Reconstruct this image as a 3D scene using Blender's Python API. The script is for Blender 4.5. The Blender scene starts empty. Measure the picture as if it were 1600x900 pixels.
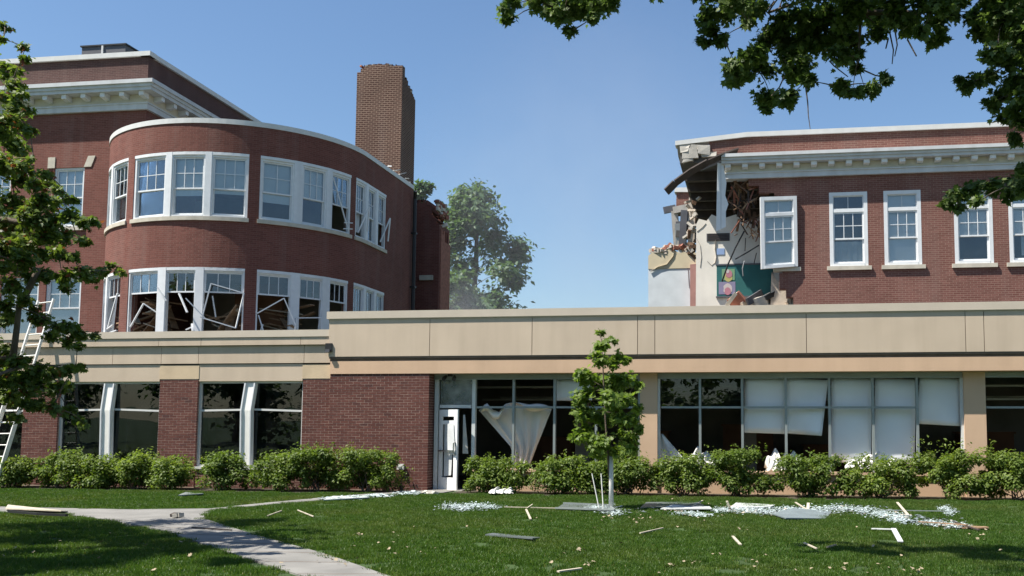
import bpy, math, random
import numpy as np
from mathutils import Vector, Matrix, noise
random.seed(7); rng = np.random.default_rng(7)
S = bpy.context.scene
COL = S.collection
R = math.radians

# ------------------------------------------------------------------ camera
CAMZ = 1.6
cd = bpy.data.cameras.new('camera'); cam = bpy.data.objects.new('camera', cd); COL.objects.link(cam)
cd.sensor_width = 36; cd.lens = 33.75; cd.shift_x = -0.1; cd.shift_y = 0.05875
cd.clip_start = 0.1; cd.clip_end = 3000
ROT = Matrix.Rotation(R(8.4), 4, 'Z') @ Matrix.Rotation(math.pi/2 + math.atan(.084), 4, 'X') @ Matrix.Rotation(.0035, 4, 'Z')
cam.matrix_world = Matrix.Translation((0, 0, CAMZ)) @ ROT
S.camera = cam
# ------------------------------------------------------------------ world, sun, exposure
SUN_AZ, SUN_EL = R(60), R(58)      # sun to the left of and behind the viewer
to_sun = Vector((-math.sin(SUN_AZ)*math.cos(SUN_EL), -math.cos(SUN_AZ)*math.cos(SUN_EL), math.sin(SUN_EL)))
w = bpy.data.worlds.new('World'); S.world = w; w.use_nodes = True
nt = w.node_tree; bg = nt.nodes['Background']
sky = nt.nodes.new('ShaderNodeTexSky'); sky.sky_type = 'NISHITA'; sky.sun_disc = False
sky.sun_elevation = SUN_EL; sky.sun_rotation = math.atan2(to_sun.x, to_sun.y)
sky.air_density = 1.25; sky.dust_density = 0.3; sky.ozone_density = 6.0
nt.links.new(sky.outputs[0], bg.inputs['Color']); bg.inputs['Strength'].default_value = 0.076
sd = bpy.data.lights.new('sun', 'SUN'); sd.energy = 5.0; sd.angle = R(.53); sd.color = (1, .95, .87)
sun = bpy.data.objects.new('sun', sd); COL.objects.link(sun)
sun.rotation_euler = to_sun.to_track_quat('Z', 'Y').to_euler()
S.view_settings.view_transform = 'Standard'; S.view_settings.look = 'None'
S.view_settings.exposure = 0.93; S.view_settings.gamma = 1
S.cycles.max_bounces = 8; S.cycles.transparent_max_bounces = 16; S.cycles.diffuse_bounces = 3

# pixel of the 1600 x 900 photograph -> point in the place, on a plane
R3 = ROT.to_3x3()
def ray(px, py): return R3 @ Vector(((px-960)/1500, -(py-544)/1500, -1))
def PY(px, py, Y): d = ray(px, py); p = d*(Y/d.y); return Vector((p.x, p.y, p.z+CAMZ))
def PX(px, py, X): d = ray(px, py); p = d*(X/d.x); return Vector((p.x, p.y, p.z+CAMZ))
def PG(px, py, z=0.0): d = ray(px, py); p = d*((z-CAMZ)/d.z); return Vector((p.x, p.y, z))
def XY(px, Y, py=650): return PY(px, py, Y).x

# ------------------------------------------------------------------ materials
def new_mat(name):
    m = bpy.data.materials.new(name); m.use_nodes = True
    n = m.node_tree; return m, n, n.nodes['Principled BSDF']
def N(n, t, **k):
    x = n.nodes.new(t)
    for a, b in k.items():
        if a in x.inputs.keys(): x.inputs[a].default_value = b
        else: setattr(x, a, b)
    return x
def rgba(c, k=1.0): return (c[0]*k, c[1]*k, c[2]*k, 1)
def coords(n, kind):
    if kind == 'pos': g = n.nodes.new('ShaderNodeNewGeometry'); return g.outputs['Position']
    t = n.nodes.new('ShaderNodeTexCoord'); return t.outputs['UV' if kind == 'uv' else 'Object']
def mix(n, f, a, b, mode='MIX'):
    m = n.nodes.new('ShaderNodeMix'); m.data_type = 'RGBA'; m.blend_type = mode
    for s, v in ((0, f), (6, a), (7, b)):
        if hasattr(v, 'is_output'): n.links.new(v, m.inputs[s])
        else: m.inputs[s].default_value = v
    return m.outputs[2]
def noise_f(n, co, scale, detail=4, lo=.3, hi=.7, stretch=None):
    if stretch:
        mp = n.nodes.new('ShaderNodeMapping'); mp.inputs['Scale'].default_value = stretch
        n.links.new(co, mp.inputs['Vector']); co = mp.outputs[0]
    t = N(n, 'ShaderNodeTexNoise', Scale=scale, Detail=detail); n.links.new(co, t.inputs['Vector'])
    r = n.nodes.new('ShaderNodeMapRange'); r.inputs['From Min'].default_value = lo; r.inputs['From Max'].default_value = hi
    n.links.new(t.outputs[0], r.inputs['Value']); return r.outputs[0]
def plain(name, c, rough=.7, var=.18, scale=3, bump=.0, bscale=60, metal=0, spec=.4, streak=0, dirt=None):
    m, n, b = new_mat(name); co = coords(n, 'pos')
    f = noise_f(n, co, scale, 6)
    col = mix(n, f, rgba(c, 1-var), rgba(c, 1+var*.6))
    oi = n.nodes.new('ShaderNodeObjectInfo'); so = n.nodes.new('ShaderNodeMath'); so.operation = 'MULTIPLY'; so.inputs[1].default_value = .10; n.links.new(oi.outputs['Random'], so.inputs[0])
    col = mix(n, so.outputs[0], col, rgba(c, .6))
    if streak:
        s = noise_f(n, co, 1.0, 5, .45, .72, (3.0, 3.0, .22))
        sm = n.nodes.new('ShaderNodeMath'); sm.operation = 'MULTIPLY'; sm.inputs[1].default_value = streak
        n.links.new(s, sm.inputs[0]); col = mix(n, sm.outputs[0], col, rgba(dirt or (c[0]*.55, c[1]*.52, c[2]*.48)))
    n.links.new(col, b.inputs['Base Color'])
    b.inputs['Roughness'].default_value = rough; b.inputs['Metallic'].default_value = metal
    b.inputs['Specular IOR Level'].default_value = spec
    if bump:
        t = N(n, 'ShaderNodeTexNoise', Scale=bscale, Detail=3); n.links.new(co, t.inputs['Vector'])
        bp = N(n, 'ShaderNodeBump', Strength=bump, Distance=.02); n.links.new(t.outputs[0], bp.inputs['Height'])
        n.links.new(bp.outputs[0], b.inputs['Normal'])
    return m
def brick_mat(name, c1, c2, mort, bw=.213, rh=.0677, ms=.010, stain=.35, hide=0):
    m, n, b = new_mat(name); co = coords(n, 'uv')
    t = n.nodes.new('ShaderNodeTexBrick'); t.offset = .5
    t.inputs['Scale'].default_value = 1; t.inputs['Brick Width'].default_value = bw; t.inputs['Row Height'].default_value = rh
    t.inputs['Mortar Size'].default_value = ms*.5; t.inputs['Mortar Smooth'].default_value = .2; t.inputs['Bias'].default_value = -.1
    t.inputs['Color1'].default_value = rgba(c1); t.inputs['Color2'].default_value = rgba(c2); t.inputs['Mortar'].default_value = rgba(mort)
    n.links.new(co, t.inputs['Vector'])
    p = coords(n, 'pos')
    f = noise_f(n, p, .7, 6, .35, .7); g = noise_f(n, p, 9, 4, .3, .8)
    sm = n.nodes.new('ShaderNodeMath'); sm.operation = 'MULTIPLY'; sm.inputs[1].default_value = stain; n.links.new(f, sm.inputs[0])
    col = mix(n, sm.outputs[0], t.outputs['Color'], rgba(c1, .62))
    sm2 = n.nodes.new('ShaderNodeMath'); sm2.operation = 'MULTIPLY'; sm2.inputs[1].default_value = .22; n.links.new(g, sm2.inputs[0])
    col = mix(n, sm2.outputs[0], col, rgba(c2, 1.25))
    s = noise_f(n, p, 1.0, 5, .5, .75, (2.2, 2.2, .18))
    sm3 = n.nodes.new('ShaderNodeMath'); sm3.operation = 'MULTIPLY'; sm3.inputs[1].default_value = .16; n.links.new(s, sm3.inputs[0])
    col = mix(n, sm3.outputs[0], col, (.27, .21, .18, 1))
    n.links.new(col, b.inputs['Base Color']); b.inputs['Roughness'].default_value = .88; b.inputs['Specular IOR Level'].default_value = .25
    bp = N(n, 'ShaderNodeBump', Strength=.6, Distance=.006); bp.invert = True
    n.links.new(t.outputs['Fac'], bp.inputs['Height']); n.links.new(bp.outputs[0], b.inputs['Normal'])
    return m
def brick_piece_mat(name, c1, c2, c3):
    m, n, b = new_mat(name); oi = n.nodes.new('ShaderNodeObjectInfo'); at = N(n, 'ShaderNodeAttribute', attribute_name='rnd')
    p = coords(n, 'pos')
    v = N(n, 'ShaderNodeTexWhiteNoise'); v.noise_dimensions = '4D'
    n.links.new(oi.outputs['Location'], v.inputs['Vector']); n.links.new(at.outputs['Fac'], v.inputs['W'])
    col = mix(n, v.outputs[0], rgba(c1), rgba(c2))
    r = n.nodes.new('ShaderNodeMapRange'); r.inputs['From Min'].default_value = .84; r.inputs['From Max'].default_value = 1
    n.links.new(v.outputs[0], r.inputs['Value']); col = mix(n, r.outputs[0], col, rgba(c3))
    g = noise_f(n, p, 25, 4, .3, .8); sm2 = n.nodes.new('ShaderNodeMath'); sm2.operation = 'MULTIPLY'; sm2.inputs[1].default_value = .35; n.links.new(g, sm2.inputs[0])
    col = mix(n, sm2.outputs[0], col, rgba(c1, .7))
    f = noise_f(n, p, .9, 6, .35, .75); sm = n.nodes.new('ShaderNodeMath'); sm.operation = 'MULTIPLY'; sm.inputs[1].default_value = .3; n.links.new(f, sm.inputs[0])
    col = mix(n, sm.outputs[0], col, rgba(c1, .65))
    n.links.new(col, b.inputs['Base Color']); b.inputs['Roughness'].default_value = .9; b.inputs['Specular IOR Level'].default_value = .2
    return m
def glass_mat(name, tint=(.55, .62, .62), refl=.14, dirt=.06, rough=.0):
    m = bpy.data.materials.new(name); m.use_nodes = True; n = m.node_tree; n.nodes.clear()
    o = n.nodes.new('ShaderNodeOutputMaterial'); tr = n.nodes.new('ShaderNodeBsdfTransparent'); tr.inputs[0].default_value = rgba(tint)
    gl = n.nodes.new('ShaderNodeBsdfGlossy'); gl.inputs['Roughness'].default_value = rough; gl.inputs['Color'].default_value = (.9, .95, 1, 1)
    lw = N(n, 'ShaderNodeLayerWeight', Blend=.25)
    r = n.nodes.new('ShaderNodeMapRange'); r.inputs['To Min'].default_value = refl; r.inputs['To Max'].default_value = .9
    n.links.new(lw.outputs['Fresnel'], r.inputs['Value'])
    p = coords(n, 'pos'); wv = N(n, 'ShaderNodeTexNoise', Scale=1.1, Detail=1); n.links.new(p, wv.inputs['Vector'])
    bp = N(n, 'ShaderNodeBump', Strength=.12, Distance=.02); n.links.new(wv.outputs[0], bp.inputs['Height']); n.links.new(bp.outputs[0], gl.inputs['Normal'])
    mx = n.nodes.new('ShaderNodeMixShader'); n.links.new(r.outputs[0], mx.inputs[0]); n.links.new(tr.outputs[0], mx.inputs[1]); n.links.new(gl.outputs[0], mx.inputs[2])
    df = n.nodes.new('ShaderNodeBsdfDiffuse'); df.inputs[0].default_value = (.5, .52, .5, 1)
    f = noise_f(n, p, 2.5, 5, .35, .8); sm = n.nodes.new('ShaderNodeMath'); sm.operation = 'MULTIPLY'; sm.inputs[1].default_value = dirt*2; n.links.new(f, sm.inputs[0])
    m2 = n.nodes.new('ShaderNodeMixShader'); n.links.new(sm.outputs[0], m2.inputs[0]); n.links.new(mx.outputs[0], m2.inputs[1]); n.links.new(df.outputs[0], m2.inputs[2])
    n.links.new(m2.outputs[0], o.inputs['Surface']); return m
def leaf_mat(name, c1, c2, red=None, redcut=.9, trans=.35, tcol=None, patch=None):
    m, n, b = new_mat(name); at = N(n, 'ShaderNodeAttribute', attribute_name='rnd')
    col = mix(n, at.outputs['Fac'], rgba(c1), rgba(c2))
    f = noise_f(n, coords(n, 'pos'), 1.6, 3, .3, .7); sm = n.nodes.new('ShaderNodeMath'); sm.operation = 'MULTIPLY'; sm.inputs[1].default_value = .5; n.links.new(f, sm.inputs[0])
    col = mix(n, sm.outputs[0], col, rgba(c1, .8))
    if patch:
        pf = noise_f(n, coords(n, 'pos'), .42, 5, .46, .72); pm_ = n.nodes.new('ShaderNodeMath'); pm_.operation = 'MULTIPLY'; pm_.inputs[1].default_value = .6; n.links.new(pf, pm_.inputs[0])
        col = mix(n, pm_.outputs[0], col, rgba(patch))
    oi = n.nodes.new('ShaderNodeObjectInfo'); so = n.nodes.new('ShaderNodeMath'); so.operation = 'MULTIPLY'; so.inputs[1].default_value = .45; n.links.new(oi.outputs['Random'], so.inputs[0])
    col = mix(n, so.outputs[0], col, (c1[0]*.9, c1[1]*.95, c1[2]*1.2, 1))
    if red:
        r = n.nodes.new('ShaderNodeMapRange'); r.inputs['From Min'].default_value = redcut; r.inputs['From Max'].default_value = redcut+.03
        n.links.new(at.outputs['Fac'], r.inputs['Value']); col = mix(n, r.outputs[0], col, rgba(red))
    n.links.new(col, b.inputs['Base Color']); b.inputs['Roughness'].default_value = .5; b.inputs['Specular IOR Level'].default_value = .3
    t = n.nodes.new('ShaderNodeBsdfTranslucent'); n.links.new(mix(n, 1.0, col, rgba(tcol or (1.6, 1.7, .7)), 'MULTIPLY'), t.inputs[0])
    mx = n.nodes.new('ShaderNodeMixShader'); mx.inputs[0].default_value = trans
    n.links.new(b.outputs[0], mx.inputs[1]); n.links.new(t.outputs[0], mx.inputs[2])
    n.links.new(mx.outputs[0], n.nodes['Material Output'].inputs['Surface']); return m

M = {}
M['brick_old'] = brick_mat('brick_old', (.140, .057, .044), (.200, .088, .069), (.33, .225, .175))
M['brick_tower'] = brick_mat('brick_tower', (.140, .049, .037), (.192, .071, .054), (.22, .135, .105), stain=.4)
M['brick_dark'] = brick_mat('brick_dark', (.078, .038, .034), (.112, .055, .048), (.17, .13, .11))
M['brick_chimney'] = brick_mat('brick_chimney', (.058, .027, .020), (.090, .042, .031), (.27, .185, .135), bw=.235, rh=.088, ms=.032)
M['brick_low'] = brick_mat('brick_low', (.105, .042, .035), (.15, .062, .050), (.32, .24, .19))
M['brick_piece'] = brick_piece_mat('brick_piece', (.110, .042, .033), (.166, .068, .053), (.078, .036, .032))
M['mortar'] = plain('mortar', (.44, .31, .25), .95, .15, 8, .2, 120)
M['stucco'] = plain('stucco', (.56, .45, .335), .92, .08, .8, .25, 90, streak=.2)
M['stucco_peach'] = plain('stucco_peach', (.60, .41, .27), .92, .08, .9, .2, 90, streak=.15)
M['cast_stone'] = plain('cast_stone', (.57, .44, .29), .9, .1, 3, .2, 60)
M['coping_metal'] = plain('coping_metal', (.56, .48, .38), .45, .06, 2, 0)
M['joint'] = plain('joint', (.16, .12, .09), .9)
M['white_metal'] = plain('white_metal', (.64, .63, .60), .5, .06, 4, streak=.12)
M['white_paint'] = plain('white_paint', (.70, .71, .71), .5, .06, 6, streak=.15)
M['cornice_paint'] = plain('cornice_paint', (.55, .56, .56), .6, .08, 3, streak=.3)
M['soffit_paint'] = plain('soffit_paint', (.60, .54, .42), .7, .1, 3)
M['limestone'] = plain('limestone', (.52, .47, .38), .85, .15, 4, .2, 50)
M['plaster'] = plain('plaster', (.74, .69, .60), .9, .1, 1.5, .2, 30, streak=.25)
M['plaster_cream'] = plain('plaster_cream', (.60, .52, .36), .9, .1, 2, .2, 30)
M['plaster_blue'] = plain('plaster_blue', (.62, .66, .68), .9, .1, 2, .2, 30)
M['pink_paint'] = plain('pink_paint', (.42, .22, .19), .8, .15, 3)
M['concrete'] = plain('concrete', (.42, .39, .34), .92, .2, 3, .4, 30)
M['path'] = plain('path', (.215, .207, .19), .9, .22, 1.7, .4, 50, streak=0)
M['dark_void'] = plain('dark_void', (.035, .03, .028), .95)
M['interior'] = plain('interior', (.20, .19, .175), .9, .3, 1)
M['interior_floor'] = plain('interior_floor', (.16, .14, .12), .6, .3, 1)
M['interior_warm'] = plain('interior_warm', (.20, .10, .06), .9, .4, 1)
M['interior_pale'] = plain('interior_pale', (.30, .27, .23), .9, .25, 1)
M['duct'] = plain('duct', (.35, .36, .36), .4, .1, 3, metal=.5)
M['roofing'] = plain('roofing', (.10, .095, .09), .9)
M['rust'] = plain('rust', (.06, .045, .038), .8, .3, 4, .3, 30)
M['wood_debris'] = plain('wood_debris', (.30, .19, .11), .85, .35, 5, .3, 40)
M['wood_pale'] = plain('wood_pale', (.50, .44, .34), .8, .2, 5)
M['insul'] = plain('insul', (.16, .095, .06), .95, .5, 4, .5, 20)
M['rubble'] = plain('rubble', (.55, .47, .38), .95, .35, 2.5, .4, 20)
M['rubble_red'] = plain('rubble_red', (.32, .13, .09), .95, .3, 6, .3, 20)
M['alu'] = plain('alu', (.30, .33, .32), .45, .08, 4, metal=.3)
M['alu_pale'] = plain('alu_pale', (.62, .64, .62), .45, .08, 4)
M['alu_door'] = plain('alu_door', (.82, .82, .80), .45, .06, 4)
M['steel'] = plain('steel', (.5, .5, .5), .3, .05, 4, metal=1)
M['black'] = plain('black', (.02, .02, .02), .5)
M['blind'] = plain('blind', (.80, .82, .82), .85, .05, 1.2)
M['fabric'] = plain('fabric', (.74, .72, .67), .9, .08, 2)
M['curtain'] = plain('curtain', (.60, .61, .60), .9, .2, 3)
M['grille'] = plain('grille', (.10, .10, .11), .6)
M['chalk'] = plain('chalk', (.02, .12, .115), .6, .15, 2)
M['ladder'] = plain('ladder', (.82, .80, .74), .45, .05, 6)
M['bark'] = plain('bark', (.13, .10, .075), .95, .35, 6, .6, 30)
M['bark_pale'] = plain('bark_pale', (.50, .47, .42), .8, .2, 10)
M['soil'] = plain('soil', (.055, .045, .03), .98, .4, 3, .5, 20)
M['lawn'] = plain('lawn', (.035, .065, .014), .98, .35, 1.2, .5, 20)
M['far_ground'] = plain('far_ground', (.05, .08, .025), .98, .3, .3)
M['glass'] = glass_mat('glass', (.86, .89, .90), .05, .012)
M['glass_low'] = glass_mat('glass_low', (.42, .48, .46), .03, .008)
M['glass_frost'] = glass_mat('glass_frost', (.35, .45, .42), .15, .30, .25)
M['shard'] = plain('shard', (.66, .76, .76), .25, .15, 9, .4, 40, spec=.8)
M['sheet_grey'] = plain('sheet_grey', (.20, .24, .25), .4, .2, 3, spec=.6)
M['slate_sheet'] = plain('slate_sheet', (.13, .15, .15), .35, .2, 3, spec=.6)
M['leaf_shrub'] = leaf_mat('leaf_shrub', (.080, .13, .022), (.25, .31, .070), red=(.30, .24, .11), redcut=.985, trans=.42)
M['leaf_young'] = leaf_mat('leaf_young', (.11, .17, .03), (.27, .34, .08), trans=.48)
M['leaf_over'] = leaf_mat('leaf_over', (.065, .105, .030), (.19, .24, .075), trans=.42, tcol=(1.25, 1.45, .75))
M['leaf_left'] = leaf_mat('leaf_left', (.075, .120, .028), (.25, .30, .072), red=(.17, .055, .035), redcut=.94, trans=.38)
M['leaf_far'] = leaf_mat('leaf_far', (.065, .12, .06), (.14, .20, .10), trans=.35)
M['grass'] = leaf_mat('grass', (.045, .098, .012), (.105, .180, .026), red=(.26, .24, .09), redcut=.95, trans=.35, patch=(.150, .165, .045))
M['dry_leaf'] = plain('dry_leaf', (.36, .29, .19), .8, .4, 8)

# ------------------------------------------------------------------ mesh helpers
OFF = {}
class MB:
    def __init__(s): s.v = []; s.f = []; s.uv = []
    def face(s, pts, uv=None):
        i = len(s.v); pts = [Vector(p) for p in pts]; s.v += pts; s.f.append(tuple(range(i, i+len(pts))))
        if uv is None:
            nn = Vector((0, 0, 0))
            for k in range(len(pts)):
                a, b = pts[k], pts[(k+1) % len(pts)]
                nn += Vector(((a.y-b.y)*(a.z+b.z), (a.z-b.z)*(a.x+b.x), (a.x-b.x)*(a.y+b.y)))
            ax, ay, az = abs(nn.x), abs(nn.y), abs(nn.z)
            if az >= ax and az >= ay: uv = [(p.x, p.y) for p in pts]
            elif ay >= ax: uv = [(p.x, p.z) for p in pts]
            else: uv = [(p.y, p.z) for p in pts]
        s.uv += list(uv); return s
    def hexa(s, c):     # 8 corners: bottom 0-3 ccw, top 4-7
        for q in ((3, 2, 1, 0), (4, 5, 6, 7), (0, 1, 5, 4), (1, 2, 6, 5), (2, 3, 7, 6), (3, 0, 4, 7)): s.face([c[i] for i in q])
        return s
    def box(s, x0, y0, z0, x1, y1, z1):
        return s.hexa([(x0, y0, z0), (x1, y0, z0), (x1, y1, z0), (x0, y1, z0), (x0, y0, z1), (x1, y0, z1), (x1, y1, z1), (x0, y1, z1)])
    def bar(s, a, b, wd, th, up=(0, 0, 1)):
        a, b, up = Vector(a), Vector(b), Vector(up); d = (b-a).normalized()
        x = d.cross(up)
        if x.length < 1e-3: x = d.cross(Vector((0, 1, 0)))
        x.normalize(); y = x.cross(d).normalized(); x *= wd/2; y *= th/2
        return s.hexa([a-x-y, a+x-y, a+x+y, a-x+y, b-x-y, b+x-y, b+x+y, b-x+y])
    def tube(s, pts, rad, n=8, cap=True):
        pts = [Vector(p) for p in pts]; rings = []
        if not hasattr(rad, '__len__'): rad = [rad]*len(pts)
        ref = Vector((.3, .2, 1)).normalized()
        for i, p in enumerate(pts):
            d = (pts[min(i+1, len(pts)-1)]-pts[max(i-1, 0)]).normalized()
            x = d.cross(ref)
            if x.length < .1: x = d.cross(Vector((1, 0, 0)))
            x.normalize(); y = d.cross(x)
            rings.append([p+(x*math.cos(2*math.pi*k/n)+y*math.sin(2*math.pi*k/n))*rad[i] for k in range(n)])
        base = len(s.v)
        for r in rings: s.v += r
        for i in range(len(pts)-1):
            for k in range(n):
                a = base+i*n+k; b = base+i*n+(k+1) % n
                s.f.append((a, b, b+n, a+n)); s.uv += [(0, 0)]*4
        if cap:
            s.f.append(tuple(base+k for k in reversed(range(n)))); s.uv += [(0, 0)]*n
            s.f.append(tuple(base+(len(pts)-1)*n+k for k in range(n))); s.uv += [(0, 0)]*n
        return s
    def prism(s, pts, fn, d0, d1):     # pts 2-D outline (ccw seen from outside), fn(u,v,d)
        a = [fn(u, v, d0) for u, v in pts]; b = [fn(u, v, d1) for u, v in pts]; k = len(pts)
        s.face(a, [(u, v) for u, v in pts]); s.face(list(reversed(b)), [(u, v) for u, v in reversed(pts)])
        for i in range(k):
            j = (i+1) % k; L = math.hypot(pts[j][0]-pts[i][0], pts[j][1]-pts[i][1])
            s.face([a[j], a[i], b[i], b[j]])
        return s
    def build(s, name, mat, parent=None, smooth=False, kind=None):
        if isinstance(mat, str): mat = M[mat]
        off = OFF.get(parent.name, Vector()) if parent else Vector()
        me = bpy.data.meshes.new(name)
        me.from_pydata([tuple(v-off) for v in s.v], [], s.f)
        uvl = me.uv_layers.new(name='UVMap'); uvl.data.foreach_set('uv', np.array(s.uv, dtype=np.float32).ravel())
        me.materials.append(mat)
        if smooth: me.polygons.foreach_set('use_smooth', [True]*len(me.polygons))
        me.update()
        o = bpy.data.objects.new(name, me); COL.objects.link(o)
        if parent: o.parent = parent; OFF[o.name] = off
        if kind: o['kind'] = kind
        return o
def thing(name, label, cat, loc=(0, 0, 0), group=None):
    o = bpy.data.objects.new(name, None); COL.objects.link(o); o.location = loc; o.empty_display_size = .2
    OFF[o.name] = Vector(loc); o['label'] = label; o['category'] = cat
    if group: o['group'] = group
    return o
def tag(o, label, cat, group=None, kind=None):
    o['label'] = label
    if cat: o['category'] = cat
    if group: o['group'] = group
    if kind: o['kind'] = kind
    return o
def struct(name, mb, mat, parent=None):
    o = mb.build(name, mat, parent); o['kind'] = 'structure'; return o

# walls along a plan path
def line_path(p0, p1):
    p0, p1 = Vector(p0).to_2d(), Vector(p1).to_2d(); d = (p1-p0); L = d.length; d = d/L; n = Vector((d.y, -d.x))
    return (lambda s: (p0+d*s, n)), L
def wall_grid(mb, path, s0, s1, z0, z1, ops, ds=50, reveal=.15, depth=0.0, thick=None):
    ss = {s0, s1}; zz = {z0, z1}
    for a, b, c, d in ops: ss |= {a, b}; zz |= {c, d}
    k = s0
    while k < s1: ss.add(k); k += ds
    ss = sorted(x for x in ss if s0-1e-6 <= x <= s1+1e-6); zz = sorted(z for z in zz if z0-1e-6 <= z <= z1+1e-6)
    ss = [x for i, x in enumerate(ss) if i == 0 or x-ss[i-1] > 1e-4]
    def P(s, z, d=0.0):
        p, n = path(s); return Vector((p.x+n.x*d, p.y+n.y*d, z))
    for i in range(len(ss)-1):
        for j in range(len(zz)-1):
            a, b, c, d = ss[i], ss[i+1], zz[j], zz[j+1]; sm, zm = (a+b)/2, (c+d)/2
            if any(o[0] < sm < o[1] and o[2] < zm < o[3] for o in ops): continue
            mb.face([P(a, c, depth), P(b, c, depth), P(b, d, depth), P(a, d, depth)], [(a, c), (b, c), (b, d), (a, d)])
    for a, b, c, d in ops:
        aa = [x for x in ss if a-1e-6 <= x <= b+1e-6]
        for x, y in zip(aa[:-1], aa[1:]):
            mb.face([P(x, c, depth), P(y, c, depth), P(y, c, -reveal), P(x, c, -reveal)][::-1])
            mb.face([P(x, d, depth), P(y, d, depth), P(y, d, -reveal), P(x, d, -reveal)])
        mb.face([P(a, c, depth), P(a, d, depth), P(a, d, -reveal), P(a, c, -reveal)][::-1], [(0, c), (0, d), (reveal, d), (reveal, c)])
        mb.face([P(b, c, depth), P(b, d, depth), P(b, d, -reveal), P(b, c, -reveal)], [(0, c), (0, d), (reveal, d), (reveal, c)])
    return mb
def band(mb, path, s0, s1, z0, z1, d0, d1, ds=.4):   # solid band following the path between depths d0 (back) and d1 (front)
    n = max(1, int((s1-s0)/ds)); st = [s0+(s1-s0)*i/n for i in range(n+1)]
    def P(s, z, d): p, nn = path(s); return Vector((p.x+nn.x*d, p.y+nn.y*d, z))
    for a, b in zip(st[:-1], st[1:]):
        mb.face([P(a, z0, d1), P(b, z0, d1), P(b, z1, d1), P(a, z1, d1)], [(a, z0), (b, z0), (b, z1), (a, z1)])
        mb.face([P(a, z1, d1), P(b, z1, d1), P(b, z1, d0), P(a, z1, d0)])
        mb.face([P(a, z0, d0), P(b, z0, d0), P(b, z0, d1), P(a, z0, d1)])
        mb.face([P(b, z0, d0), P(a, z0, d0), P(a, z1, d0), P(b, z1, d0)])
    mb.face([P(s0, z0, d0), P(s0, z0, d1), P(s0, z1, d1), P(s0, z1, d0)]); mb.face([P(s1, z0, d1), P(s1, z0, d0), P(s1, z1, d0), P(s1, z1, d1)])
    return mb

# one framed opening in local coordinates: u along the wall, z up, d outwards
def frame_of(p0, p1):
    p0, p1 = Vector(p0[:2]), Vector(p1[:2]); d = p1-p0; L = d.length; d /= L; n = Vector((d.y, -d.x))
    return (lambda u, z, o: Vector((p0.x+d.x*u+n.x*o, p0.y+d.y*u+n.y*o, z))), L
def lbox(mb, T, u0, u1, z0, z1, d0, d1):
    return mb.hexa([T(u0, z0, d1), T(u1, z0, d1), T(u1, z0, d0), T(u0, z0, d0), T(u0, z1, d1), T(u1, z1, d1), T(u1, z1, d0), T(u0, z1, d0)])
def sash(mb, T, u0, u1, z0, z1, cols, rows, d, rw=.05, mw=.022, th=.04, bot=None):
    bot = bot or rw
    lbox(mb, T, u0, u0+rw, z0, z1, d-th, d); lbox(mb, T, u1-rw, u1, z0, z1, d-th, d)
    lbox(mb, T, u0+rw, u1-rw, z0, z0+bot, d-th, d); lbox(mb, T, u0+rw, u1-rw, z1-rw, z1, d-th, d)
    a, b, c, e = u0+rw, u1-rw, z0+bot, z1-rw; P = []
    us = [a+(b-a)*i/cols for i in range(cols+1)]; zs = [c+(e-c)*i/rows for i in range(rows+1)]
    for x in us[1:-1]: lbox(mb, T, x-mw/2, x+mw/2, c, e, d-th+.004, d-.006)
    for z in zs[1:-1]: lbox(mb, T, a, b, z-mw/2, z+mw/2, d-th+.006, d-.008)
    for i in range(cols):
        for j in range(rows): P.append((us[i], us[i+1], zs[j], zs[j+1]))
    return P
def panes(P, T, d, parent, mat='glass', tilt=.004):
    for (a, b, c, e) in P:
        t1, t2 = random.uniform(-tilt, tilt), random.uniform(-tilt, tilt)
        mb = MB(); mb.hexa([T(a, c, d+t1), T(b, c, d-t1+t2), T(b, c, d-t1+t2-.004), T(a, c, d+t1-.004), T(a, e, d+t1-t2), T(b, e, d-t1), T(b, e, d-t1-.004), T(a, e, d+t1-t2-.004)])
        mb.build('pane', mat, parent)
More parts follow.
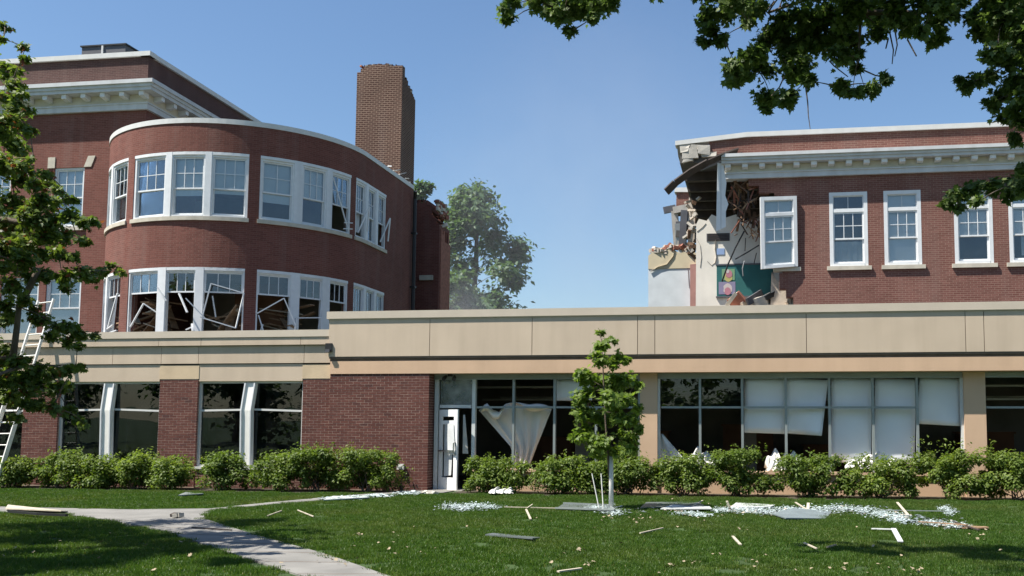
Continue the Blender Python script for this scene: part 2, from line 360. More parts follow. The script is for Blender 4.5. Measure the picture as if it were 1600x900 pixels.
def dh_window(parent, T, u0, u1, z0, z1, split=.5, cols=3, rows=2, blind=None, curtain=None, lower='glass', upper='glass', cw=.075, dd=-.06, transom=None, room=None, glass='glass'):
    mb = MB()      # casing
    lbox(mb, T, u0, u0+cw, z0, z1, dd-.08, dd+.035); lbox(mb, T, u1-cw, u1, z0, z1, dd-.08, dd+.035)
    lbox(mb, T, u0+cw, u1-cw, z1-cw, z1, dd-.08, dd+.033); lbox(mb, T, u0+cw, u1-cw, z0, z0+cw*.8, dd-.08, dd+.05)
    a, b, c, e = u0+cw, u1-cw, z0+cw*.8, z1-cw
    if transom:
        tz = c+(e-c)*(1-transom); lbox(mb, T, a, b, tz-.05, tz+.05, dd-.07, dd+.02)
    win = mb.build('window', 'white_paint', parent)
    if transom:
        s = MB(); P = sash(s, T, a, b, tz+.05, e, 3 if transom == .26 else 2, 1, dd-.02, .03, .016); s.build('transom_sash', 'white_paint', win); panes(P, T, dd-.04, win, glass)
        e = tz-.05
    zm = c+(e-c)*split
    s = MB(); P = sash(s, T, a, b, zm-.02, e, cols, rows, dd-.01); s.build('upper_sash', 'white_paint', win)
    if upper == 'glass': panes(P, T, dd-.03, win, glass)
    if lower == 'glass':
        s = MB(); P = sash(s, T, a, b, c, zm+.02, 1, 1, dd-.055, bot=.07); s.build('lower_sash', 'white_paint', win); panes(P, T, dd-.075, win, glass)
    if blind:   # fraction of height from the top
        mb = MB(); zb = z1-(z1-z0)*blind; lbox(mb, T, a+.02, b-.02, zb, z1-cw, dd-.105, dd-.10); lbox(mb, T, a+.02, b-.02, zb-.03, zb, dd-.11, dd-.095)
        mb.build('window_blind', 'blind', win)
    if curtain:
        (f0, f1, g0, g1) = curtain; mb = MB(); nn = 14
        for i in range(nn):
            x0 = a+(b-a)*(f0+(f1-f0)*i/nn); x1 = a+(b-a)*(f0+(f1-f0)*(i+1)/nn)
            o0 = -.15+.02*math.sin(i*1.9); o1 = -.15+.02*math.sin((i+1)*1.9)
            mb.face([T(x0, c+(e-c)*g0, dd+o0), T(x1, c+(e-c)*g0, dd+o1), T(x1, c+(e-c)*g1, dd+o1), T(x0, c+(e-c)*g1, dd+o0)])
        mb.build('curtain', 'curtain', win)
    return win

# leaves
OVAL = ([(0, 0, 0), (.30, .42, .09), (0, 1, -.05), (-.30, .42, .09)], [(0, 1, 2), (0, 2, 3)])
_mo = [(.0, .0), (.22, .05), (.50, .22), (.30, .34), (.46, .62), (.17, .58), (.0, 1.0), (-.17, .58), (-.46, .62), (-.30, .34), (-.50, .22), (-.22, .05)]
MAPLE = ([(x, y, .10*abs(x)*2-.12*y*y) for x, y in _mo]+[(0, .36, 0)], [(i, (i+1) % 12, 12) for i in range(12)])
def leaf_cloud(name, pts, size, shape, mat, parent, up=.35, nrm=None, kind=None):
    pts = np.asarray(pts, dtype=np.float64); n = len(pts); V, Fc = shape; V = np.array(V); Fc = np.array(Fc)
    d = rng.normal(size=(n, 3))*.8; d[:, 2] = np.abs(d[:, 2])+up+.15
    if nrm is not None: d += nrm
    d /= np.linalg.norm(d, axis=1)[:, None]
    t = rng.normal(size=(n, 3)); t[:, 2] -= .5; t -= (t*d).sum(1)[:, None]*d; t /= np.linalg.norm(t, axis=1)[:, None]
    b = np.cross(d, t); sz = size*rng.uniform(.6, 1.25, n)
    W = pts[:, None, :]+sz[:, None, None]*(V[None, :, 0, None]*b[:, None, :]+V[None, :, 1, None]*t[:, None, :]+V[None, :, 2, None]*d[:, None, :])
    off = OFF.get(parent.name, Vector()) if parent else Vector()
    W = W.reshape(-1, 3)-np.array(off); F = (Fc[None]+(np.arange(n)*len(V))[:, None, None]).reshape(-1, 3)
    me = bpy.data.meshes.new(name); me.vertices.add(len(W)); me.vertices.foreach_set('co', W.astype(np.float32).ravel())
    me.loops.add(F.size); me.loops.foreach_set('vertex_index', F.astype(np.int32).ravel())
    me.polygons.add(len(F)); me.polygons.foreach_set('loop_start', np.arange(0, F.size, 3, dtype=np.int32)); me.polygons.foreach_set('loop_total', np.full(len(F), 3, dtype=np.int32))
    at = me.attributes.new('rnd', 'FLOAT', 'POINT'); at.data.foreach_set('value', np.repeat(rng.random(n), len(V)).astype(np.float32))
    me.materials.append(M[mat]); me.update(calc_edges=True)
    o = bpy.data.objects.new(name, me); COL.objects.link(o)
    if parent: o.parent = parent; OFF[o.name] = off
    if kind: o['kind'] = kind
    return o
def curve3(a, b, sag=.15, n=6):
    a, b = Vector(a), Vector(b); L = (b-a).length; j = Vector((random.uniform(-1, 1), random.uniform(-1, 1), random.uniform(.2, 1)))*L*sag
    return [a.lerp(b, t)+j*math.sin(math.pi*t) for t in [i/(n-1) for i in range(n)]]
def tree(name, label, base, top, r0, clusters, size, mat, shape=MAPLE, bark='bark', clumps=5, group=None, dens=1.0, squash=.8, limb_max=.2, joints=None):
    """clusters: (centre, radius, leaves)"""
    t = thing(name, label, 'tree', base, group); base = Vector(base); top = Vector(top)
    n = 8; pts = [base.lerp(top, i/(n-1))+Vector((math.sin(i*1.3)*.04, math.cos(i*1.7)*.04, 0))*r0*8*(0 < i) for i in range(n)]
    tb = MB(); tb.tube(pts, [r0*(1.25 if i == 0 else 1-.62*i/(n-1)) for i in range(n)], 10)
    L = []; nrm = []
    forks = [pts[i] for i in range(3, n)]
    for j in (joints or []):
        f = min(forks, key=lambda q: (q-j).length); q_ = (j-pts[-1]).length; ra = r0*max(.06, .42-.045*q_)
        tb.tube(curve3(f, j, .05, 5), [ra*1.15, ra*1.05, ra, ra*.92, ra*.85], 8); forks.append(Vector(j))
    CC = np.array([list(c[0]) for c in clusters]); n_ = len(CC)
    bd = np.full(n_, 1e9); bi = np.zeros(n_, int); todo = set(range(n_)); age = {}
    def relax(j, pen=0.0):
        q = np.array(forks[j]); d = np.linalg.norm(CC-q, axis=1)+pen
        m_ = d < bd; bd[m_] = d[m_]; bi[m_] = j
    for j in range(len(forks)): relax(j)
    while todo:
        ci = min(todo, key=lambda i: bd[i]); todo.discard(ci)
        c, r, k = clusters[ci]; c = Vector(c); f = forks[bi[ci]]
        br = curve3(f, c, .08); rr = min(r0*.25, limb_max, .005+.010*(c-f).length)
        tb.tube(br, [rr*(1-.72*i/5) for i in range(6)], 6); 
        forks.append(c.copy()); relax(len(forks)-1, r*.5)
        m = max(3, int(clumps*(r/.35)**.7))
        for q in range(m):
            v = Vector(rng.normal(size=3)).normalized()*r*random.uniform(.25, .82); v.z *= squash; e = c+v
            tw = curve3(c, e, .1, 4); tb.tube(tw, [rr*.3+.002, rr*.22+.002, rr*.15+.002, .002], 4, False)
            kk = max(3, int(k*dens/m)); cr = r*.31
            g = rng.normal(size=(kk, 3))*cr*np.array([1, 1, .75]); s = np.array(e)[None]+g
            L.append(s); nrm.append(np.tile(np.array(v.normalized())*.8, (kk, 1)))
    tr = tb.build('trunk', bark, t, True)
    leaf_cloud('crown', np.concatenate(L), size, shape, mat, t, nrm=np.concatenate(nrm))
    return t
#SECTION
# ------------------------------------------------------------------ ground, path, beds
gm = MB(); gm.face([(-900, -900, -.012), (900, -900, -.012), (900, 900, -.012), (-900, 900, -.012)]); struct('ground', gm, 'far_ground')
lm = MB(); lm.face([(-34, 1.5, 0), (20, 1.5, 0), (20, 23.72, 0), (-34, 23.72, 0)]); struct('lawn', lm, 'lawn')
pl = [(0, 802), (100, 805), (170, 814), (250, 829), (330, 856), (400, 879), (465, 900)]
pr = [(600, 900), (510, 868), (400, 838), (350, 822), (322, 813), (318, 808), (332, 800), (365, 795), (450, 788), (520, 781.5), (600, 775), (692, 771)]
pt = [(692, 765), (620, 769), (500, 779), (400, 788.5), (330, 796), (200, 797.5), (100, 795.5), (0, 793)]
L_ = [PG(*p) for p in pl]; R_ = [PG(*p) for p in pr]; T_ = [PG(*p) for p in pt]
dl = (L_[-1]-L_[-3]).normalized(); dr = (R_[0]-R_[2]).normalized()
dlt = (L_[0]-L_[1]).normalized()
poly = [T_[-1]+dlt*9, L_[0]+dlt*9] + L_ + [L_[-1]+dl*7.5, R_[0]+dr*7.5] + R_ + [Vector((-7.6, 24.1, 0)), Vector((-8.2, 24.1, 0))] + T_
pm = MB(); pm.face([(p.x, p.y, .022) for p in poly])
for i in range(len(poly)):
    a, b = poly[i], poly[(i+1) % len(poly)]; pm.face([(a.x, a.y, -.01), (b.x, b.y, -.01), (b.x, b.y, .022), (a.x, a.y, .022)])
struct('path', pm, 'path')
jm = MB()
for k in range(7):     # saw-cut joints of the walk
    a = L_[2].lerp(L_[6], k/6.0); b = R_[3].lerp(R_[0], k/6.0)
    jm.bar((a.x, a.y, .0225), (b.x, b.y, .0225), .018, .003)
jm.build('path_joint', 'joint')['kind'] = 'structure'
bm_ = MB()
bm_.face([(-26, 22.35, .010), (-8.7, 22.35, .010), (-8.7, 23.74, .010), (-26, 23.74, .010)])
bm_.face([(-7.45, 22.55, .010), (14, 22.55, .010), (14, 24.05, .010), (-7.45, 24.05, .010)])
struct('planting_bed', bm_, 'soil')

# grass: patches of blades instanced over the lawn
def inside(p, poly):
    x, y = p; c = False; n = len(poly); j = n-1
    for i in range(n):
        xi, yi, xj, yj = poly[i].x, poly[i].y, poly[j].x, poly[j].y
        if (yi > y) != (yj > y) and x < (xj-xi)*(y-yi)/(yj-yi)+xi: c = not c
        j = i
    return c
def patch(nb, rad, name, loc):
    V = []; F = []; rv = []
    for _ in range(nb):
        a = random.uniform(0, 6.283); r = rad*math.sqrt(random.random()); x, y = r*math.cos(a), r*math.sin(a)
        h = random.uniform(.025, .062); th = random.uniform(0, 6.283); wd = random.uniform(.0025, .005); ln = random.uniform(.0, .035); ph = random.uniform(0, 6.283)
        dx, dy = math.cos(th)*wd, math.sin(th)*wd; lx, ly = math.cos(ph)*ln, math.sin(ph)*ln; i = len(V)
        V += [(x-dx, y-dy, 0), (x+dx, y+dy, 0), (x+lx*.4+dx*.8, y+ly*.4+dy*.8, h*.6), (x+lx*.4-dx*.8, y+ly*.4-dy*.8, h*.6), (x+lx, y+ly, h)]
        F += [(i, i+1, i+2, i+3), (i+3, i+2, i+4)]; rv += [random.random()]*5
    me = bpy.data.meshes.new(name); me.from_pydata(V, [], F); me.materials.append(M['grass'])
    at = me.attributes.new('rnd', 'FLOAT', 'POINT'); at.data.foreach_set('value', rv)
    o = bpy.data.objects.new(name, me); COL.objects.link(o); o.location = loc; o['kind'] = 'stuff'; return o
pts = []
for k in range(15500):
    x = random.uniform(-26, 11); y = random.uniform(7.5, 22.7)
    if x < -y*1.15-3 or x > y*.45+2.5 : continue
    q = Vector((x, y, 0))
    if inside((x, y), poly) or inside((x+.10, y), poly) and inside((x, y+.1), poly): continue
    if y > 22.3 and x < -8.6: continue
    pts.append((x, y, 0.0))
gme = bpy.data.meshes.new('grass'); gme.from_pydata(pts, [], []); 
grass = bpy.data.objects.new('grass', gme); COL.objects.link(grass); grass['kind'] = 'stuff'; grass['label'] = 'short green lawn grass in front of the low wing'; 
pa = patch(230, .17, 'grass_patch', (-2.0, 12.5, 0)); pa.parent = grass
g = bpy.data.node_groups.new('scatter', 'GeometryNodeTree')
g.interface.new_socket('Geometry', in_out='INPUT', socket_type='NodeSocketGeometry'); g.interface.new_socket('Geometry', in_out='OUTPUT', socket_type='NodeSocketGeometry')
gi = g.nodes.new('NodeGroupInput'); go = g.nodes.new('NodeGroupOutput'); oi = g.nodes.new('GeometryNodeObjectInfo'); oi.inputs['Object'].default_value = pa; oi.inputs['As Instance'].default_value = True
ip = g.nodes.new('GeometryNodeInstanceOnPoints'); rr = g.nodes.new('FunctionNodeRandomValue'); rr.data_type = 'FLOAT_VECTOR'; rr.inputs[0].default_value = (0, 0, 0); rr.inputs[1].default_value = (0, 0, 6.283)
sc = g.nodes.new('FunctionNodeRandomValue'); sc.data_type = 'FLOAT_VECTOR'; sc.inputs[0].default_value = (.9, .9, .55); sc.inputs[1].default_value = (1.2, 1.2, 1.15)
mp = g.nodes.new('GeometryNodeMeshToPoints'); g.links.new(gi.outputs[0], mp.inputs[0]); g.links.new(mp.outputs[0], ip.inputs['Points']); g.links.new(oi.outputs['Geometry'], ip.inputs['Instance'])
g.links.new(rr.outputs[0], ip.inputs['Rotation']); g.links.new(sc.outputs[0], ip.inputs['Scale']); g.links.new(ip.outputs[0], go.inputs[0])
md = grass.modifiers.new('scatter', 'NODES'); md.node_group = g

# ------------------------------------------------------------------ entrance wing (right, one storey)
YR = 23.7
rw = thing('entrance_wing', 'single storey tan panelled wing with shattered storefront, right half of the building', 'low building', (-11.0, YR, 0))
BX0, BX1 = -11.0, -8.31
core = MB(); core.box(BX0, YR+.0022, 0, BX1-.0022, 24.6, 3.0); bw = core.build('brick_wall', 'mortar', rw)
brick_shapes = {}
def brick_mesh(L, Hh=.0577, D=.05):
    k = round(L, 3)
    if k not in brick_shapes:
        mb = MB(); mb.box(-L/2, 0, 0, L/2, D, Hh); me = mb.build('brick', 'brick_piece'); d = me.data; bpy.data.objects.remove(me); brick_shapes[k] = d
    return brick_shapes[k]
def courses(x0, x1, z0, z1, Y):
    out = []; r = 0; z = z0
    while z+.058 <= z1+.005:
        x = x0; off = .1065 if r % 2 else 0
        e = x + (.203 if not off else .0965)
        while x < x1-.03:
            e2 = min(e, x1); e2 = x1 if x1-e2 < .045 else e2; out.append((x, e2, z, Y+random.uniform(-.0012, .0008))); x = e2+.010; e = x+.203
        z += .0677; r += 1
    return out
def lay(parent, bricks, most=300):
    """the largest-showing bricks as parts, the rest as one joined part"""
    bricks = sorted(bricks, key=lambda b: (b[1]-b[0] < .15, random.random())); off = OFF[parent.name]
    for (a, b, z, y) in bricks[:most]:
        o = bpy.data.objects.new('brick', brick_mesh(b-a)); COL.objects.link(o); o.parent = parent
        o.location = Vector(((a+b)/2, y, z))-off
    if bricks[most:]:
        V = []; F = []; rv = []
        mb = MB()
        for (a, b, z, y) in bricks[most:]: mb.box(a, y, z, b, y+.05, z+.0577)
        o = mb.build('brickwork', 'brick_piece', parent); o['kind'] = 'stuff'
        at = o.data.attributes.new('rnd', 'FLOAT', 'POINT'); rv = np.repeat(rng.random(len(bricks)-most), 8)
        at.data.foreach_set('value', np.repeat(rng.random(len(bricks)-most), 24).astype(np.float32))
lay(rw, courses(BX0, BX1, .03, 3.0, YR))
ret = MB()
for r in range(44):
    z = .03+r*.0677; ys = [(YR+.052, YR+.2), (YR+.21, YR+.41)] if r % 2 else [(YR+.052, YR+.10), (YR+.11, YR+.31), (YR+.32, YR+.42)]
    for a, b in ys: ret.box(BX1-.05, a, z, BX1, b, z+.0577)
o = ret.build('side_brickwork', 'brick_piece', rw); o['kind'] = 'stuff'
at = o.data.attributes.new('rnd', 'FLOAT', 'POINT'); at.data.foreach_set('value', np.repeat(rng.random(len(o.data.vertices)//24), 24).astype(np.float32))
# stucco panels
XE = 15.0
edges = [-11.04]+[XY(p, YR-.08, 520) for p in (671, 831, 996, 1023, 1260, 1509, 1538)]+[9.0, 12.0, XE]
bk = MB(); bk.box(-11.03, YR-.04, 3.40, XE, YR+.25, 4.40); bk.build('fascia_backing', 'joint', rw)
for a, b in zip(edges[:-1], edges[1:]):
    mb = MB(); mb.box(a+(.008 if a > -11 else 0), YR-.055, 3.45, b-.008, YR-.03, 4.42); mb.build('stucco_panel', 'stucco', rw)
sd_ = MB(); sd_.box(-11.04, YR-.03, 3.45, -11.03, YR+.3, 4.42); sd_.build('end_panel', 'stucco', rw)
cp = MB(); cp.box(-11.10, YR-.10, 4.44, XE, YR+.35, 4.63); cp.box(-11.06, YR-.075, 4.42, XE, YR+.3, 4.44); cp.build('coping', 'coping_metal', rw)
lb = MB(); lb.box(BX0+.0, YR-.022, 3.002, XE, YR+.45, 3.33); lb.build('lower_band', 'stucco_peach', rw)
gp = MB(); gp.box(-11.0, YR+.0, 3.33, XE, YR+.3, 3.45); gp.build('shadow_gap', 'joint', rw)
YG = 24.15
def XG(px, py=650): return XY(px, YG, py)
colx = [(XY(1000, 24.0), XY(1027, 24.0)), (XY(1507, 24.0), XY(1541, 24.0)), (12.3, 12.85)]
for a, b in colx:
    mb = MB(); mb.box(a, 24.0, 0, b, 24.3, 3.0); mb.build('column', 'stucco_peach', rw)
bays = [(BX1, colx[0][0]), (colx[0][1], colx[1][0]), (colx[1][1], colx[2][0])]
hd = MB(); [hd.box(a, YG-.05, 2.86, b, YG+.05, 3.0) for a, b in bays]; hd.build('header', 'alu', rw)
kn = MB()
for i, (a, b) in enumerate(bays):
    a2 = XG(741) if i == 0 else a
    kn.box(a2, 24.06, 0, b, 24.35, .50)
kn.build('low_wall', 'stucco_peach', rw)
kn = MB()
for i, (a, b) in enumerate(bays): kn.box(XG(741) if i == 0 else a, 24.0, .50, b, 24.4, .565)
kn.build('sill', 'stucco_peach', rw)
ZT = PY(1160, 636.5, YG).z
def mullion(px, z0, z1, wd=.06, mat='alu', X=None):
    x = XG(px) if X is None else X; mb = MB(); mb.box(x-wd/2, YG-.07, z0, x+wd/2, YG+.06, z1); return mb.build('mullion', mat, rw)
mA = [803, 867]; mB = [1094, 1160, 1228, 1296, 1364, 1433]
mullion(683, .02, 2.86, .10, 'alu_pale'); mullion(741, .02, 2.86, .09, 'alu_pale')
for p in mA: mullion(p, .565, 2.86)
mullion(932, .565, ZT); mullion(0, .565, 2.86, X=bays[0][1]-.03)
mullion(0, .565, 2.86, X=bays[1][0]+.03, mat='alu_pale'); mullion(0, .565, 2.86, X=bays[1][1]-.03, mat='alu_pale')
for p in mB: mullion(p, .565, 2.86)
for k in range(1, 5): mullion(0, .565, 2.86, X=bays[2][0]+k*1.35)
def rail(x0, x1, z, mat='alu', t=.05): mb = MB(); mb.box(x0, YG-.06, z-t/2, x1, YG+.05, z+t/2); mb.build('transom_bar', mat, rw)
rail(XG(688), XG(737), ZT+.02, 'alu_pale', .08); rail(XG(745), XG(801), ZT); rail(XG(805), XG(865), ZT); rail(XG(869), bays[0][1]-.06, ZT)
px_ = [bays[1][0]+.06]+[XG(p) for p in mB]+[bays[1][1]-.06]
for i, (a, b) in enumerate(zip(px_[:-1], px_[1:])):
    if i < 6: rail(a+.03, b-.03, ZT)
rail(bays[2][0], bays[2][1], ZT); 
def pane(x0, x1, z0, z1, mat='glass_low', y=YG):
    mb = MB(); mb.box(x0, y-.004, z0, x1, y+.004, z1); return mb.build('pane', mat, rw)
pane(XG(688), XG(737), ZT+.06, 2.86, 'glass_frost')
for i in (0, 1): pane(px_[i]+.03, px_[i+1]-.03, ZT+.025, 2.86)
# door leaf, glass gone, white film hanging in it
dx0, dx1 = XG(687)+.02, XG(722)
dm = MB(); dm.box(dx0, YG-.03, .03, dx0+.09, YG+.02, 2.08); dm.box(dx1-.11, YG-.03, .03, dx1, YG+.02, 2.08); dm.box(dx0+.09, YG-.03, 1.90, dx1-.11, YG+.02, 2.08); dm.box(dx0+.09, YG-.03, .03, dx1-.11, YG+.02, .34)
DA = R(27); dcx = dx0
def swing(mb):      # the leaf stands open, hinged at its left edge
    k = 1/math.cos(DA)
    mb.v = [Vector((dcx+(v.x-dcx)*k*math.cos(DA)+(v.y-YG)*math.sin(DA), YG-.02-(v.x-dcx)*k*math.sin(DA)+(v.y-YG)*math.cos(DA), v.z)) for v in mb.v]; return mb
door = swing(dm).build('door', 'alu_door', rw)
mb = MB(); mb.box(dx0+.09, YG-.005, 1.70, dx1-.11, YG+.01, 1.80); swing(mb).build('rail', 'alu_door', door)
mb = MB(); mb.bar((dx0+.05, YG-.09, 1.02), (dx1-.05, YG-.09, 1.02), .04, .04); mb.bar((dx0+.06, YG-.09, 1.02), (dx0+.06, YG-.02, 1.02), .03, .03); swing(mb).build('push_bar', 'steel', door)
mb = MB(); mb.tube([(dx1-.05, YG-.03, .92), (dx1-.05, YG-.10, .95), (dx1-.05, YG-.10, 1.22), (dx1-.05, YG-.03, 1.25)], .016, 8); swing(mb).build('handle', 'steel', door)
mb = MB(); mb.face([(dx0+.15, YG+.0, .36), (dx1-.2, YG-.0, .40), (dx1-.13, YG-.0, 1.70), (dx0+.14, YG+.01, 1.70)]); mb.face([(dx1-.28, YG-.045, .95), (dx1-.03, YG-.055, .92), (dx1-.10, YG-.05, 1.72), (dx1-.32, YG-.04, 1.72)]); swing(mb).build('torn_film', 'curtain', door)
mb = MB(); mb.face([(dx1+.02, YG+.03, .95), (dx1+.17, YG+.04, .94), (dx1+.07, YG+.03, 1.95), (dx1+.02, YG+.03, 1.95)]); mb.build('torn_strip', 'fabric', rw)
mb = MB(); mb.box(-8.2, 23.75, 0, -7.4, 24.6, .03); mb.build('threshold', 'concrete', rw)
# inside of both wings
def room(parent, x0, x1, y0, y1, z0, z1, wall='interior'):
    mb = MB(); mb.box(x0, y1, z0, x1, y1+.2, z1); mb.box(x0-.2, y0, z0, x0, y1+.2, z1); mb.box(x1, y0, z0, x1+.2, y1+.2, z1); mb.build('room_wall', wall, parent)
    mb = MB(); mb.box(x0-.2, y0, z1, x1+.2, y1+.2, z1+.15); mb.build('ceiling', wall, parent)
    mb = MB(); mb.box(x0-.2, y0-.1, z0-.12, x1+.2, y1+.2, z0); mb.build('room_floor', 'interior_floor', parent)
room(rw, -10.7, XE-.3, 24.4, 31.2, .02, 3.35)
mb = MB(); mb.box(-11.0, YR+.3, 3.9, XE, 31.6, 4.1); mb.build('roof', 'roofing', rw)
mb = MB(); mb.box(-11.0, 24.6, .02, -10.9, 31.4, 3.9); mb.box(XE-.1, 24.2, 0, XE, 31.4, 4.4); mb.box(-11, 31.4, 0, XE, 31.6, 4.4); mb.build('outer_wall', 'brick_low', rw)
for z, y in ((2.72, 26), (2.42, 27.5), (2.55, 29.5)):
    mb = MB(); mb.box(-8, y, z, 14, y+.25, z+.05); mb.build('ceiling_rail', 'duct', rw)
for x in (-5.2, -.4, 3.6, 7.4):
    mb = MB(); mb.box(x, 27.5, .02, x+.4, 27.9, 3.35); mb.build('inner_column', 'interior_pale', rw)
for x, h in ((-7.2, 1.3), (-4.2, 1.5), (-1.0, 1.7), (1.4, 1.1), (5.9, 1.5)):
    mb = MB(); mb.box(x, 29.4, .02, x+1.5, 30.2, h); mb.box(x-.05, 29.35, h, x+1.55, 30.25, h+.05); mb.build('cabinet', 'interior_warm', rw)
# lamp over the door
lt = thing('security_light', 'twin dark lamp under the soffit above the white door', 'lamp', (XG(705), YG-.2, 2.9))
mb = MB(); mb.box(XG(705)-.05, YG-.2, 2.94, XG(705)+.05, YG-.1, 3.0); mb.build('mount', 'black', lt)
for s in (-1, 1):
    x = XG(705)+s*.11; mb = MB(); mb.tube([(x, YG-.12, 2.95), (x+s*.02, YG-.2, 2.90), (x+s*.03, YG-.26, 2.86)], [.03, .05, .055], 10); mb.build('lamp_head', 'black', lt)
b1 = thing('alarm_box', 'small dark box on the tan fascia beside the raised parapet', 'box', (XY(511, 23.6, 545), 23.62, 3.55))
mb = MB(); x = XY(508, 23.6, 545); mb.box(x, 23.60, 3.58, x+.18, 23.70, 3.80); mb.build('housing', 'black', b1)
mb = MB(); mb.box(x+.02, 23.55, 3.56, x+.14, 23.60, 3.64); mb.build('hood', 'grille', b1)

# ------------------------------------------------------------------ classroom wing (left, one storey)
YL = 23.8
XLW = -27.0
lw = thing('classroom_wing', 'single storey tan and brick wing with bent white windows, left of the raised parapet', 'low building', (-19, YL, 0))
def XL(px, py=650): return XY(px, YL, py)
wx = [(XL(90), XL(248)), (XL(307.5), XL(472))]
x3 = (XL(90)-1.06-3.0, XL(90)-1.06)
piers = [(x3[1], wx[0][0]), (wx[0][1], wx[1][0]), (wx[1][1], -11.0)]
ZS, ZH = .56, 2.83
pb = []
for a, b in piers:
    mb = MB(); mb.box(a+.002, YL+.0022, 0, b-.006 if b < -11.1 else b, YL+.4, 2.89); mb.build('brick_pier', 'mortar', lw)
pb = courses(piers[2][0], -11.0, .03, 2.89, YL)+courses(*piers[1], .03, 2.89, YL)+courses(*piers[0], .03, 2.89, YL)
lay(lw, pb)
mb = MB(); mb.box(XLW, YL+.003, 0, x3[0], YL+.4, ZH); mb.build('end_wall', 'brick_low', lw)
for a, b in wx+[x3]:
    mb = MB(); mb.box(a, YL+.01, 0, b, YL+.35, ZS-.06); mb.build('spandrel', 'brick_low', lw)
    mb = MB(); mb.box(a-.0, YL-.04, ZS-.06, b, YL+.36, ZS); mb.build('sill', 'white_metal', lw)
for a, b in piers+[(XLW, x3[0])]:
    mb = MB(); mb.box(a-.02, YL-.012, 2.89, b+.02 if b < -11.1 else b, YL+.3, 3.265)
    mb.build('stone_cap', 'cast_stone', lw)
for a, b in wx+[x3]:
    mb = MB(); mb.box(a+.02, YL, ZH, b-.02, YL+.35, 3.28); mb.build('lintel', 'stucco', lw)
def run_panels(px, z0, z1, y, name, mat):
    e = [XLW]+[XY(p, y, 560) for p in px]+[-11.045]
    mb = MB(); mb.box(XLW, y+.02, z0, -11.045, y+.2, z1); mb.build(name+'_backing', 'joint', lw)
    for a, b in zip(e[:-1], e[1:]):
        mb = MB(); mb.box(a+.006, y, z0+.002, b-.006, y+.03, z1-.002); mb.build(name, mat, lw)
run_panels((-120, 40, 176, 252, 310, 475), 3.30, 3.775, YL-.03, 'lower_fascia_panel', 'stucco')
run_panels((-160, 20, 120, 247, 313, 469), 3.78, 3.985, YL-.10, 'upper_fascia_panel', 'stucco')
mb = MB(); mb.box(XLW, YL-.125, 3.99, -11.045, YL+.35, 4.17); mb.build('coping', 'coping_metal', lw)
mb = MB(); mb.box(XLW, YL+.3, 3.7, -11.1, 31.4, 3.9); mb.build('roof', 'roofing', lw)
mb = MB(); mb.box(XLW, YL+.4, 0, XLW+.3, 31.4, 3.7); mb.box(XLW, 31.2, 0, -11.1, 31.4, 3.7); mb.build('outer_wall', 'brick_low', lw)
room(lw, XLW+.5, -11.3, 24.3, 30.8, .02, 3.2)
for x in (-24.5, -19.5, -16.6, -13.6):
    mb = MB(); mb.box(x, 26.6, .02, x+.45, 27.0, 3.2); mb.build('inner_column', 'interior_pale', lw)
for x in (-22, -18.2, -14.9, -12.8):
    mb = MB(); mb.box(x, 25.6, .74, x+1.3, 26.3, .78); mb.box(x+.05, 25.7, .02, x+.1, 25.75, .74); mb.box(x+1.2, 25.7, .02, x+1.25, 25.75, .74); mb.build('table', 'interior_warm', lw)
def bent_window(a, b, m0, m1, kink):
    """wide window whose middle mullion has been knocked out of line"""
    f = MB(); t = .055; y0, y1 = YL+.08, YL+.2
    f.box(a, y0, ZS, a+t, y1, ZH); f.box(b-t, y0, ZS, b, y1, ZH); f.box(a+t, y0, ZH-t, b-t, y1, ZH); f.box(a+t, y0, ZS, b-t, y1, ZS+t)
    w_ = f.build('window', 'white_metal', lw)
    mb = MB(); zk = 2.05; c0 = (m0+m1)/2; hw = (m1-m0)/2; yy = YL+.06
    for s0, s1, k in ((ZH-t, zk, 0), (zk, ZS+t, 1)):
        pa_ = Vector((c0 if k == 0 else c0+kink, yy-(0 if k == 0 else .07), s0)); pb_ = Vector((c0+kink if k == 0 else c0+kink*.9, yy-(.07 if k == 0 else .02), s1))
        mb.bar(pa_, pb_, .12, hw*2-.10, (1, 0, 0)) if False else mb.hexa([(pb_.x-hw, pb_.y, s1), (pb_.x+hw, pb_.y, s1), (pb_.x+hw, pb_.y+.1, s1), (pb_.x-hw, pb_.y+.1, s1), (pa_.x-hw, pa_.y, s0), (pa_.x+hw, pa_.y, s0), (pa_.x+hw, pa_.y+.1, s0), (pa_.x-hw, pa_.y+.1, s0)])
    mb.build('bent_mullion', 'ladder', w_)
    mb = MB()
    for s in (-1, 1):
        mb.bar((c0+s*hw*.82, yy-.02, ZH-t), (c0+kink+s*hw*.82, yy-.09, zk), .035, .05, (0, 1, 0)); mb.bar((c0+kink+s*hw*.82, yy-.09, zk), (c0+kink*.9+s*hw*.82, yy-.04, ZS+t), .035, .05, (0, 1, 0))
    mb.build('mullion_edge', 'white_paint', w_)
    for x0, x1, sl in ((a+t, c0-hw+kink, -.012), (c0+hw+kink, b-t, .02)):
        mb = MB(); mb.bar((x0, YL+.13, 2.06+sl), (x1, YL+.12, 2.06-sl), .07, .05); mb.build('transom_bar', 'white_metal', w_)
        for z0, z1 in ((ZS+t, 2.04), (2.085, ZH-t)):
            y = YL+.15+random.uniform(-.004, .004); k = .008
            mb = MB(); mb.hexa([(x0, y, z0), (x1, y+k, z0), (x1, y+k+.006, z0), (x0, y+.006, z0), (x0, y-k, z1), (x1, y, z1), (x1, y+.006, z1), (x0, y-k+.006, z1)]); mb.build('pane', 'glass_low', w_)
    return w_
bent_window(*wx[0], XL(159), XL(176), -.03)
bent_window(*wx[1], XL(379), XL(397), -.06)
bent_window(*x3, x3[0]+1.4, x3[0]+1.7, -.05)
